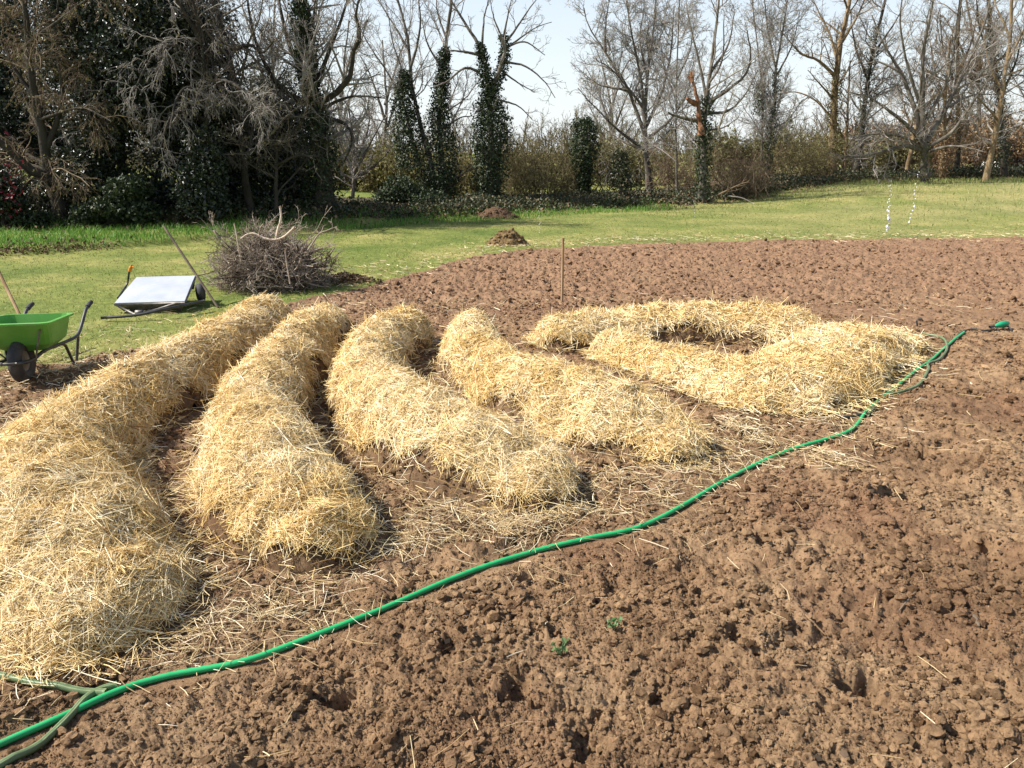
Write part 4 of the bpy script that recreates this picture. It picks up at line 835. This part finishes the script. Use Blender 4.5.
# ------------------------------------------------------------------ far white wall and shed
def far_buildings():
    a = W(940, 178, 46); b = W(988, 178, 47); zb = -.2; ztop = W(940, 168, 46)[2]
    g = Geo(); c = (a + b) / 2; L = np.linalg.norm((b - a)[:2]); u = unit((b - a) * np.array((1, 1, 0))); v = np.array((-u[1], u[0], 0)); ax = (u, v, np.array((0, 0, 1.)))
    t = thing('garden_wall', 'low white wall glimpsed between the trunks right of the oak', 'wall', (c[0], c[1], zb))
    g.box((c[0], c[1], (zb + ztop) / 2), L, .25, ztop - zb, ax); g.build('wall_body', M_WHITE, t)
    g = Geo(); g.box((c[0], c[1], ztop + .032), L + .1, .33, .06, ax); g.build('coping', M_SLATE, t)
    a = W(1006, 176, 47); zt = W(1006, 162, 47)[2]
    t = thing('shed', 'white walled shed with a grey roof at the right edge behind the trees', 'shed', (a[0] + 3, a[1], zb))
    g = Geo(); g.box((a[0] + 3, a[1] + 1.5, (zb + zt) / 2), 6, 3, zt - zb); g.build('wall', M_WHITE, t)
    g = Geo(); x0, x1 = a[0] - .2, a[0] + 6.2; y0, y1, ym = a[1] - .25, a[1] + 3.25, a[1] + 1.5; rz = zt + 1.0
    V = [(x0, y0, zt - .02), (x1, y0, zt - .02), (x1, ym, rz), (x0, ym, rz), (x0, y1, zt - .02), (x1, y1, zt - .02)]
    V2 = [(p[0], p[1], p[2] + .1) for p in V]
    g.add(V + V2, [(0, 1, 2, 3), (3, 2, 5, 4), (7, 6, 9, 8), (8, 9, 10, 11), (0, 6, 7, 1), (4, 5, 11, 10), (0, 3, 9, 6), (3, 4, 10, 9), (1, 7, 8, 2), (2, 8, 11, 5)]); g.build('roof', M_SLATE, t)
    g = Geo(); g.box((a[0] + 1.6, a[1] - .03, zb + .75), .8, .05, 1.5); g.build('door', M_WOOD_D, t)
far_buildings()

# ------------------------------------------------------------------ things in the garden
def gz(x, y): return float(ground_z(np.array([float(x)]), np.array([float(y)]))[0])
# hoses
def hose_path(px, n, r, lift=.0):
    P = np.array([G(p[0], p[1], .03) for p in px]); S = spline(P, n)
    z = ground_z(S[:, 0], S[:, 1]); b = base_z(S[:, 0], S[:, 1])
    k = np.ones(9) / 9; zz = np.convolve(np.pad(np.maximum(z, b), 4, mode='edge'), k, 'valid')
    S[:, 2] = zz + r + .004 + lift; return S
S = hose_path(HOSE_PX, 260, .0085)
t = thing('garden_hose', 'long bright green hose running diagonally from the lower left to the sprinkler', 'hose', S[0])
g = Geo(); g.tubes(S, np.full(260, .0115), 12, True); g.build('hose_tube', M_HOSE, t, True)
S2 = hose_path([(955, 339), (962, 332), (972, 330), (984, 331), (994, 329)], 40, .01)
g = Geo(); g.tubes(S2, np.full(40, .0095), 8, True); g.build('dark_end', M_HOSEB, t, True)
def striped(label, px, n, r=.011, lift=0.0):
    S = hose_path(px, n, r, lift); t = thing('striped_hose', label, 'hose', S[0])
    g = Geo(); g.tubes(S, np.full(n, r), 10, True); g.build('hose_tube', M_HOSE2, t, True)
    T = unit(np.gradient(S, axis=0)); sd = unit(np.cross(T, np.array((0, 0, 1.))))
    for off in (.55, -.55):
        g = Geo(); g.tubes(S + (sd * sin(off) + np.array((0, 0, cos(off)))) * r * .72, np.full(n, r * .36), 6, True); g.build('stripe', M_HOSE2S, t, True)
striped('dull green striped hose looping beside the bright hose near the hairpin bed', [(868, 414), (884, 397), (903, 391), (920, 384), (928, 372), (928, 364), (938, 360), (946, 352), (946, 343), (940, 338), (930, 336), (922, 334)], 90, .011, .004)
striped('dull striped hose coming in at the left edge, ending under the bright hose', [(-40, 664), (0, 673), (30, 681), (70, 686), (105, 687)], 60, .012)
striped('dull striped hose running out of the bottom left corner from under the bright hose', [(-25, 782), (5, 768), (38, 744), (66, 715), (84, 694), (100, 684), (116, 679)], 60, .012)
g = Geo(); g.tubes(hose_path([(840, 417), (856, 414), (868, 411)], 12, .009), np.full(12, .009), 8, True); tag(g.build('hose_stub', M_HOSEB, None, True), 'short black hose stub beside the bright hose below the hairpin bed', 'hose')
p = G(917, 330); g = Geo(); g.tubes(spline([(p[0], p[1], .0), (p[0] - .01, p[1], .07), (p[0] - .02, p[1], .1), (p[0] + .03, p[1], .12)], 10), np.full(10, .009), 8, True); tag(g.build('hooked_pipe', M_HOSEB, None, True), 'small black hooked pipe sticking out at the tip of the hairpin bed', 'pipe')
# sprinkler
p = G(1001, 331); zz = gz(p[0], p[1]) + .01
t = thing('sprinkler', 'green lawn sprinkler lying on the soil at the end of the hose', 'sprinkler', (p[0], p[1], zz))
g = Geo(); ax = unit(np.array((.95, .3, .12))); g.lathe((p[0], p[1], zz + .05), ax, [(-.095, .004), (-.08, .016), (-.03, .03), (.03, .032), (.07, .023), (.085, .004)], 16); g.build('body', M_SPRINK, t, True)
g = Geo()
for s in (-.07, .06): g.tubes(spline([(p[0] + s, p[1] - .08, zz), (p[0] + s, p[1], zz + .03), (p[0] + s, p[1] + .08, zz)], 8), np.full(8, .008), 6, True); g.build('foot', M_TUBE, t, True); g = Geo()

g = Geo(); g.lathe((p[0] - .12, p[1] - .03, zz + .035), ax, [(-.03, .012), (.02, .014), (.03, .012)], 10); g.build('connector', M_HOSEB, t, True)
# water
def jet(label, pts, Y, n, big):
    P = spline(np.array([W(a, b, Y + .12 * i) for i, (a, b) in enumerate(pts)]), n); g = Geo()
    P = P + rng.normal(size=P.shape) * .012
    r = np.linspace(min(.006, big * .7), big, n) * rng.uniform(.6, 1.2, n)
    lumps(g, P, r, ICO2, 1.6); tag(g.build('water_jet', M_WATER, None, True), label, 'water jet', 'water drops from the sprinkler', 'stuff')
jet('string of bright water drops standing before the grass left of the oak', [(891, 182), (890, 200), (889, 214), (888, 230)], 11.5, 22, .017)
jet('curved string of water drops falling across the oak trunk', [(919, 172), (916, 185), (913, 204), (909, 222)], 11.8, 14, .013)
jet('fine string of water drops in front of the forked ivy tree foot', [(541, 192), (540, 205), (539, 218), (539, 233)], 13, 24, .005)
jet('faint string of water drops in front of the broken tree foot', [(697, 190), (695, 203), (694, 216), (692, 228)], 13, 14, .005)
# stake
p = G(562, 303); b = gz(p[0], p[1]); g = Geo(); top = W(563, 238, p[1] + .03)
g.tubes(np.array([(p[0], p[1], b - .1), (p[0] * .5 + top[0] * .5, p[1] + .01, (b + top[2]) / 2), top]), np.array([.017, .017, .016]), 7, True); tag(g.build('wooden_stake', M_WOOD), 'thin upright wooden stake at the edge of the tilled earth', 'stake')
# leaning pole by the cart
g = Geo(); b = W(215, 303, 8.85); top = W(163.5, 226, 9.25); g.tubes(spline([b - (top - b) * .06, (b + top) / 2, top], 6), np.full(6, .014), 8, True); tag(g.build('tool_handle', M_WOOD_D), 'long dark tool handle leaning left beside the upturned cart', 'handle')
# handle in the barrow
g = Geo(); b = W(22, 320, 6.55); top = W(-6, 262, 6.9); g.tubes(spline([b - (top - b) * .25, b, top], 6), np.full(6, .014), 8, True); tag(g.build('tool_handle', M_WOOD), 'brown wooden tool handle leaning behind the green wheelbarrow', 'handle')

def barrow_all():
    o = G(26, 383); o[2] = gz(o[0], o[1]) - .01; u = unit(np.array((-.17, .98, 0))); v = np.array((u[1], -u[0], 0)); up = np.array((0, 0, 1.))
    Q = lambda s, w, z: o + u * s + v * w + up * z
    t = thing('wheelbarrow', 'green plastic wheelbarrow with a black wheel on the straw at the left edge', 'wheelbarrow', o)
    g = Geo()
    def ring(s0, s1, w0, w1, z0, z1, m=3):
        L = []; c = .07; cor = [(s0, -w0, z0), (s1, -w1, z1), (s1, w1, z1), (s0, w0, z0)]
        for k in range(4):
            a = np.array(cor[k - 1]); b = np.array(cor[k]); d = np.array(cor[(k + 1) % 4])
            p0 = b + (a - b) / np.linalg.norm(a - b) * c; p1 = b + (d - b) / np.linalg.norm(d - b) * c
            for q in np.linspace(0, 1, m + 1): L.append((1 - q) ** 2 * p0 + 2 * q * (1 - q) * b + q * q * p1)
        return [Q(*p) for p in L]
    loops = [ring(.06, .33, .15, .16, .235, .225), ring(-.02, .40, .23, .22, .30, .28), ring(-.14, .44, .28, .25, .475, .43), ring(-.165, .465, .305, .275, .48, .437), ring(-.165, .465, .305, .275, .495, .452), ring(-.14, .44, .28, .25, .497, .454), ring(-.01, .39, .21, .21, .315, .295), ring(.07, .32, .14, .15, .25, .24)]
    n = len(loops[0]); V = np.array([p for l in loops for p in l])
    q = [(i * n + j, i * n + (j + 1) % n, (i + 1) * n + (j + 1) % n, (i + 1) * n + j) for i in range(len(loops) - 1) for j in range(n)]
    g.add(V, q, [list(range(n))[::-1]], [[(len(loops) - 1) * n + j for j in range(n)]]); g.build('tray', M_TRAY, t)
    R = .17
    g = Geo(); a = np.linspace(0, 2 * pi, 15)
    g.lathe(Q(0, 0, R), v, [(.05 * cos(q), R - .05 + .05 * sin(q)) for q in a], 28); wh = g.build('wheel', M_RUBBER, t, True)
    g = Geo(); g.lathe(Q(0, 0, R), v, [(-.035, .03), (-.025, .085), (-.03, .125), (.03, .125), (.025, .085), (.035, .03), (.035, 0)], 20); g.lathe(Q(0, 0, R), v, [(-.11, .009), (.11, .009)], 8); g.build('rim', M_RUST, wh, True)
    g = Geo()
    for s in (-1, 1):
        g.tubes(spline([Q(-.2, s * .05, .2), Q(-.17, s * .1, .2), Q(0, s * .1, .19), Q(.1, s * .14, .225), Q(.36, s * .19, .225), Q(.5, s * .235, .24), Q(.6, s * .24, .28), Q(.8, s * .24, .41), Q(.9, s * .24, .44)], 40), np.full(40, .014), 8, True)
    g.tubes(spline([Q(-.2, -.06, .2), Q(-.21, 0, .2), Q(-.2, .06, .2)], 6), np.full(6, .012), 6, True)
    g.build('frame', M_TUBE, t, True)
    for s in (-1, 1):
        g = Geo(); g.tubes(spline([Q(.2, s * .16, .222), Q(.35, s * .185, .21), Q(.42, s * .19, .11), Q(.46, s * .2, .0), Q(.5, s * .2, .005), Q(.54, s * .215, .13), Q(.56, s * .235, .26)], 26), np.full(26, .012), 8, True); g.build('leg', M_TUBE, t, True)
        g = Geo(); g.tubes(np.array([Q(.84, s * .24, .425), Q(.89, s * .24, .44), Q(.95, s * .24, .448)]), np.array([.019, .02, .018]), 10, True); g.build('grip', M_RUBBER, t, True)
        g = Geo(); g.tubes(spline([Q(-.12, s * .22, .44), Q(-.07, s * .16, .3), Q(-.0, s * .105, .19)], 8), np.full(8, .007), 6, True); g.build('brace', M_RUST, t, True)
barrow_all()

def cart():
    fl, fr, br, bl = W(114.5, 303, 8.42), W(184.5, 301, 8.5), W(195, 275.5, 9.2), W(136.5, 277, 9.16)
    c = (fl + fr + br + bl) / 4; zb = gz(c[0], c[1])
    t = thing('garden_cart', 'upturned grey metal cart with a flat pale panel lying on the lawn edge', 'cart', (c[0], c[1], zb))
    n = unit(np.cross(fr - fl, bl - fl)); n = n if n[2] > 0 else -n
    top = np.array([fl, fr, br, bl]); low = top - n * .012; g = Geo()
    g.add(np.concatenate([top, low]), [(0, 1, 2, 3), (7, 6, 5, 4), (0, 4, 5, 1), (1, 5, 6, 2), (2, 6, 7, 3), (3, 7, 4, 0)]); pn = g.build('panel', M_ZINC, t)
    g = Geo()                                             # rolled rim under the edges
    for a, b in ((fl, fr), (fr, br), (br, bl), (bl, fl)): g.tubes(np.array([a, (a + b) / 2, b]) - n * .022, np.full(3, .013), 7, True)
    g.build('rim', M_RUST, t, True)
    g = Geo()                                             # tray sides folding down and inward
    ins = lambda p, k: p + (c - p) * k - n * .16
    for a, b, k in ((fl, fr, .22), (br, bl, .1), (fr, br, .2), (bl, fl, .2)):
        g.add([a - n * .03, b - n * .03, ins(b, k), ins(a, k)], [(0, 1, 2, 3)])
    g.build('tray_side', M_RUST, t)
    g = Geo()
    g.tubes(spline([W(101, 318, 8.0), W(137, 315, 8.05), W(170, 308, 8.2), W(204, 301, 8.6)], 16), np.full(16, .015), 8, True); g.build('drawbar', M_TUBE, t, True)
    g = Geo(); g.tubes(np.array([W(140, 314, 8.36), W(158, 309, 8.42), W(178, 302.5, 8.5)]), np.full(3, .011), 8, True)
    g.tubes(np.array([W(116, 305, 8.42), W(126, 310, 8.4), W(135, 314.5, 8.37)]), np.full(3, .012), 8, True); g.build('strut', M_RUST, t, True)
    g = Geo(); p = W(139, 312.5, 8.36); g.lathe(p, (1, .1, 0), [(-.04, .01), (-.035, .028), (.035, .028), (.04, .01)], 12); g.build('hub', M_RUST, t, True)
    wc = W(200.5, 292.5, 8.98); R = 9.2 / F * 9.3; ax = unit(np.array((.86, .5, 0)))
    g = Geo(); g.lathe(wc, ax, [(.045 * cos(q), R - .04 + .04 * sin(q)) for q in np.linspace(0, 2 * pi, 13)], 24); wh = g.build('wheel', M_RUBBER, t, True)
    g = Geo(); g.lathe(wc, ax, [(-.035, .02), (-.028, R - .06), (.028, R - .06), (.035, .02), (.035, 0)], 18); g.build('hub_disc', M_RUST, wh, True)
    g = Geo(); g.tubes(spline([W(118, 298, 8.8), W(124, 289, 9.15), W(127.5, 283, 9.25), W(129, 273, 9.25), W(130.5, 268.5, 9.2)], 14), np.full(14, .012), 8, True); h = g.build('handle', M_TUBE, t, True)
    g = Geo(); g.tubes(np.array([W(129.8, 271, 9.22), W(130.6, 268, 9.2), W(132, 266, 9.18)]), np.array([.02, .021, .018]), 8, True); g.build('grip', M_GRIP, h, True)
cart()

def brush():
    c = G(270, 291); zb = gz(c[0], c[1]); t = thing('brush_pile', 'big tangled heap of cut branches and twigs on the lawn', 'brush pile', (c[0], c[1], zb))
    K = 620; a = rng.uniform(0, 2 * pi, K); rr = np.sqrt(rng.uniform(0, 1, K)); zr = rng.uniform(0, 1, K)
    dome = np.sqrt(np.clip(1 - rr ** 2.6, 0, 1)); P0 = np.stack([c[0] - .05 + np.cos(a) * rr * .6, c[1] + .35 + np.sin(a) * rr * .52, zb + .04 + zr * dome * .62], 1)
    d = rng.normal(size=(K, 3)) * np.array((1.2, 1, .5)) + np.stack([np.cos(a) * rr * .3, np.sin(a) * rr * .3, .2 * zr], 1); d = unit(d); sp = rng.uniform(size=K) < .06; d[sp] = unit(np.stack([np.cos(a) * .9, np.sin(a) * .6, rng.uniform(.2, 1.3, K)], 1)[sp]); P0[sp] = np.stack([c[0] - .05 + np.cos(a) * .5, c[1] + .35 + np.sin(a) * .4, zb + rng.uniform(.3, .62, K)], 1)[sp]
    L = rng.uniform(.35, .95, K); s = np.linspace(-.5, .5, 7)
    P = P0[:, None] + d[:, None] * (s[None, :, None] * L[:, None, None]) + np.cumsum(rng.normal(size=(K, 7, 3)) * .022, 1)
    P[:, :, 2] = np.maximum(P[:, :, 2], zb + .015); R = np.linspace(1, .45, 7)[None] * (.004 + .009 * rng.uniform(0, 1, K) ** 2)[:, None]
    m = rng.uniform(size=K) < .25
    for nm, k, mt in (('twigs', ~m, M_BRUSH), ('dark_twigs', m, M_BRUSH_D)):
        g = Geo(); g.tubes(P[k], R[k], 5)
        Q, S = sprout(P[k], R[k], per=5, frac=.45, ang=(25, 60), nseg=4, jit=.25, trop=.02, rr=.6, rmin=.0035, t0=.1, lmin=.12, lmax=.45); g.tubes(Q, S, 3)
        Q, S = sprout(Q, S, per=3, frac=.5, ang=(25, 60), nseg=3, jit=.25, trop=.02, rr=.7, rmin=.0028, t0=.1, lmin=.06, lmax=.2); g.tubes(Q, S, 3)
        o = g.build(nm, mt, t, True); tag(o, kind='stuff')
    def br(label, px, Y, r0, r1, mt=M_PALE, kids=0, dy=0.0):
        P = spline(np.array([W(a, b, Y + dy * i) for i, (a, b) in enumerate(px)]), 18); R = .7 * np.linspace(r0, r1, 18) * (1 + .08 * rng.normal(size=18)); g = Geo(); g.tubes(P, R, 7, True)
        if kids:
            Q, S = sprout(P[None], R[None], per=kids, frac=.35, ang=(25, 60), nseg=5, jit=.22, trop=.1, rr=.55, rmin=.005, t0=.25, lmin=.1, lmax=.4); g.tubes(Q, S, 5)
            Q, S = sprout(Q, S, per=3, frac=.5, ang=(25, 60), nseg=4, jit=.22, trop=.1, rr=.6, rmin=.004, t0=.2, lmin=.06, lmax=.2); g.tubes(Q, S, 4)
        tag(g.build('cut_branch', mt, None, True), label, 'branch', 'branches on the brush pile')
    br('thick pale bent branch lying across the top of the brush pile', [(240, 240), (246, 235), (254, 233.5), (263, 238), (274, 240), (284, 237), (290, 232), (295, 227)], 9.9, .018, .028)
    br('stout branch standing up from the top of the brush pile', [(276, 243), (278, 230), (281, 218), (280, 206)], 10.0, .026, .017, M_PALE, 0)
    br('straight pale stick standing at the left of the brush pile', [(241, 262), (238, 245), (236, 232), (234, 223)], 9.7, .012, .009)
    br('pale stick lying at the left shoulder of the brush pile', [(229, 263), (223, 257), (217, 251)], 9.65, .014, .01)
    br('forked grey branch pointing up to the right from the brush pile', [(308, 250), (314, 241), (319, 234), (328, 230), (337, 226.5)], 10.1, .018, .007, M_BRUSH, 4)
    br('thin branch sticking up at the left end of the brush pile', [(224, 250), (218, 238), (213, 226), (211, 218)], 9.9, .01, .005, M_BRUSH, 5)
    br('white stick hanging down the front of the brush pile', [(285, 250), (287, 266), (290, 284)], 9.6, .011, .012, M_PALE)
    br('black forked branch on the grass at the right of the brush pile', [(322, 281), (325, 270), (326, 260), (330, 254)], 10.0, .014, .007, M_BRUSH_D, 8)
    br('black crooked twig arching at the right foot of the brush pile', [(324, 280), (331, 268), (334, 260), (337, 258)], 9.95, .012, .006, M_BRUSH_D, 6)
    br('grey twig arching left over the grass from the brush pile', [(222, 280), (214, 266), (207, 260), (201, 264)], 9.8, .008, .004, M_BRUSH, 4)
    # dead leaves raked against it
    g = Geo(); p = G(346, 281); n = 900; q = rng.normal(size=(n, 2)) * np.array((.2, .16)); h = .11 * np.exp(-(q ** 2 / np.array((.1, .07))).sum(1)); x, y = p[0] + q[:, 0], p[1] + q[:, 1]
    g.leaves(np.stack([x, y, ground_z(x, y) + rng.uniform(.0, 1, n) * h + .01], 1), np.full(n, .05), .4); tag(g.build('leaf_heap', M_LITTER), 'low heap of dead leaves right of the brush pile', 'leaf heap', None, 'stuff')
brush()
def heap(label, px, py, w, h, mt, name, grit):
    p = G(px, py); zb = gz(p[0], p[1]); n = 54; X, Y = np.meshgrid(np.linspace(-1.15, 1.15, n), np.linspace(-1.15, 1.15, n), indexing='ij')
    r = np.hypot(X, Y) * (1 + .25 * fbm(X + px, Y, 1.3, 2, 101)); Z = h * np.clip(1 - r ** 1.7, -.15, 1) * (1 + .3 * fbm(X + px, Y, 2.5, 3, 102)) + .1 * h * fbm(X, Y, 8, 3, 103) - .03
    i, j = np.meshgrid(np.arange(n - 1), np.arange(n - 1), indexing='ij'); q = np.stack([i * n + j, (i + 1) * n + j, (i + 1) * n + j + 1, i * n + j + 1], -1).reshape(-1, 4)
    t = thing(name, label, 'heap', (p[0], p[1], zb)); V = np.stack([X.ravel() * w, Y.ravel() * w * .8 + w * .5, Z.ravel()], 1); keep = (Z.ravel()[q] > -.09).any(1)
    mesh_obj('mound_body', V, q[keep], mt, t, True)
    g = Geo(); k = rng.integers(0, n * n, grit); k = k[Z.ravel()[k] > 0]; P = V[k] + np.array(t.location); lumps(g, P, rng.uniform(.01, .035, len(k)) * (w / .45), ICO2); o = g.build('lumps', mt, t); tag(o, kind='stuff')
heap('round brown compost heap on the lawn behind the tilled earth', 508, 246, .45, .3, M_COMPOST, 'compost_heap', 260)
heap('small reddish earth heap in the green bank before the forked ivy tree', 496, 219, .62, .3, soil_mat('bank_earth', .5), 'earth_heap', 200)
# fallen limbs near the broken tree
g = Geo(); P = spline(np.array([W(718, 195, 25.4), W(730, 189, 25.3), W(741, 184, 25.2), W(748, 182, 25.1)]), 10); R = np.linspace(.032, .014, 10); g.tubes(P, R, 6, True); Q, S_ = sprout(P[None], R[None], per=9, frac=.5, nseg=5, rmin=.012); g.tubes(Q, S_, 4); tag(g.build('fallen_branch', M_TWIG_B, None, True), 'bare fallen branch lying in the brambles right of the broken tree', 'branch')
g = Geo(); P = spline(np.array([W(728, 196, 25), W(742, 198, 24.9), W(754, 204, 24.8)]), 10); g.tubes(P, np.linspace(.024, .014, 10), 6, True); tag(g.build('fallen_branch', M_TWIG_G, None, True), 'grey pole lying on the dark ground at the lawn edge, right of the broken tree', 'branch')
# seedlings in the tilled soil
for (px, py, nl, h, lb) in ((560, 655, 9, .045, 'green seedling in the bare soil beside a dark hole'), (613, 634, 8, .035, 'pale weed seedling in the bare soil, right of the greener one')):
    p = G(px, py); z = gz(p[0], p[1]); g = Geo(); t = thing('seedling', lb, 'plant', (p[0], p[1], z), 'weeds in the soil')
    a = rng.uniform(0, 2 * pi, nl); P0 = np.tile((p[0], p[1], z), (nl, 1)); d = np.stack([np.cos(a) * .6, np.sin(a) * .6, rng.uniform(.5, 1.1, nl)], 1); tip = P0 + d * h
    st = np.stack([P0, (P0 + tip) / 2, tip], 1); g.tubes(st, np.tile([.0018, .0015, .0012], (nl, 1)), 4); g.build('stem', M_SPROUT, t)
    g = Geo(); g.leaves(np.concatenate([tip, tip + rng.normal(size=tip.shape) * .006, (P0 + tip) / 2]), np.full(nl * 3, .024)); g.build('leaves', M_SPROUT, t)
# bits of wood in the soil
for (px, py, dx, dy, r, lb) in ((975, 626, 5, 12, .008, 'dark splinter of wood in the soil at the right'), (815, 628, 22, 8, .004, 'thin stick lying by a hole in the soil'), (948, 645, 6, 4, .006, 'pale wood chip in the soil at the right'), (905, 612, -14, 8, .005, 'grey twig on the soil right of the pit')):
    a = G(px - dx / 2, py - dy / 2); b = G(px + dx / 2, py + dy / 2); a[2] = gz(a[0], a[1]) + r * 1.6; b[2] = gz(b[0], b[1]) + r * 1.6
    g = Geo(); g.tubes(spline([a, (a + b) / 2 + rng.normal(size=3) * .003, b], 6), np.array([.6, 1, 1.1, 1, .9, .5]) * r, 6, True); tag(g.build('wood_scrap', M_WOOD if 'pale' in lb or 'thin' in lb else M_WOOD_D), lb, 'stick')

# ------------------------------------------------------------------ light, sky, camera
AZ, EL = radians(-92), radians(46)
w = bpy.data.worlds.new('World'); scene.world = w; w.use_nodes = True; nt = w.node_tree; bg = nt.nodes['Background']
sky = nt.nodes.new('ShaderNodeTexSky'); sky.sky_type = 'NISHITA'; sky.sun_disc = False; sky.sun_elevation = EL; sky.sun_rotation = AZ; sky.air_density = 1.0; sky.dust_density = 1.5; sky.ozone_density = 1.0
# spring haze: the sky pales to white towards the horizon
tc = nt.nodes.new('ShaderNodeTexCoord'); sp = nt.nodes.new('ShaderNodeSeparateXYZ'); nt.links.new(tc.outputs['Generated'], sp.inputs[0])
hz = ramp(nt, sp.outputs[2], [(0, (.85, .85, .85)), (.12, (.62, .62, .62)), (.3, (.3, .3, .3)), (.6, (0, 0, 0))])
nt.links.new(mixc(nt, hz, sky.outputs[0], (5.2, 5.5, 5.65)), bg.inputs[0]); bg.inputs[1].default_value = .105
sd = bpy.data.lights.new('sun', 'SUN'); sd.energy = 5.0; sd.angle = radians(.53); sd.color = (1, .955, .88)
so = bpy.data.objects.new('sun', sd); link(so)
from mathutils import Vector
so.rotation_euler = Vector((-sin(AZ) * cos(EL), -cos(AZ) * cos(EL), -sin(EL))).to_track_quat('-Z', 'Y').to_euler()
cd = bpy.data.cameras.new('camera'); cam = bpy.data.objects.new('camera', cd); link(cam)
cam.location = (0, 0, EYE); cam.rotation_euler = (pi / 2 - PITCH, 0, 0)
cd.sensor_width = 36; cd.sensor_fit = 'HORIZONTAL'; cd.lens = 36 * F / 1024; cd.clip_start = .05; cd.clip_end = 2000
scene.camera = cam
scene.view_settings.view_transform = 'Standard'; scene.view_settings.look = 'None'; scene.view_settings.exposure = .9; scene.view_settings.gamma = 1
scene.render.engine = 'CYCLES'; scene.cycles.max_bounces = 6; scene.cycles.diffuse_bounces = 3; scene.cycles.transparent_max_bounces = 4
scene.cycles.use_denoising = True
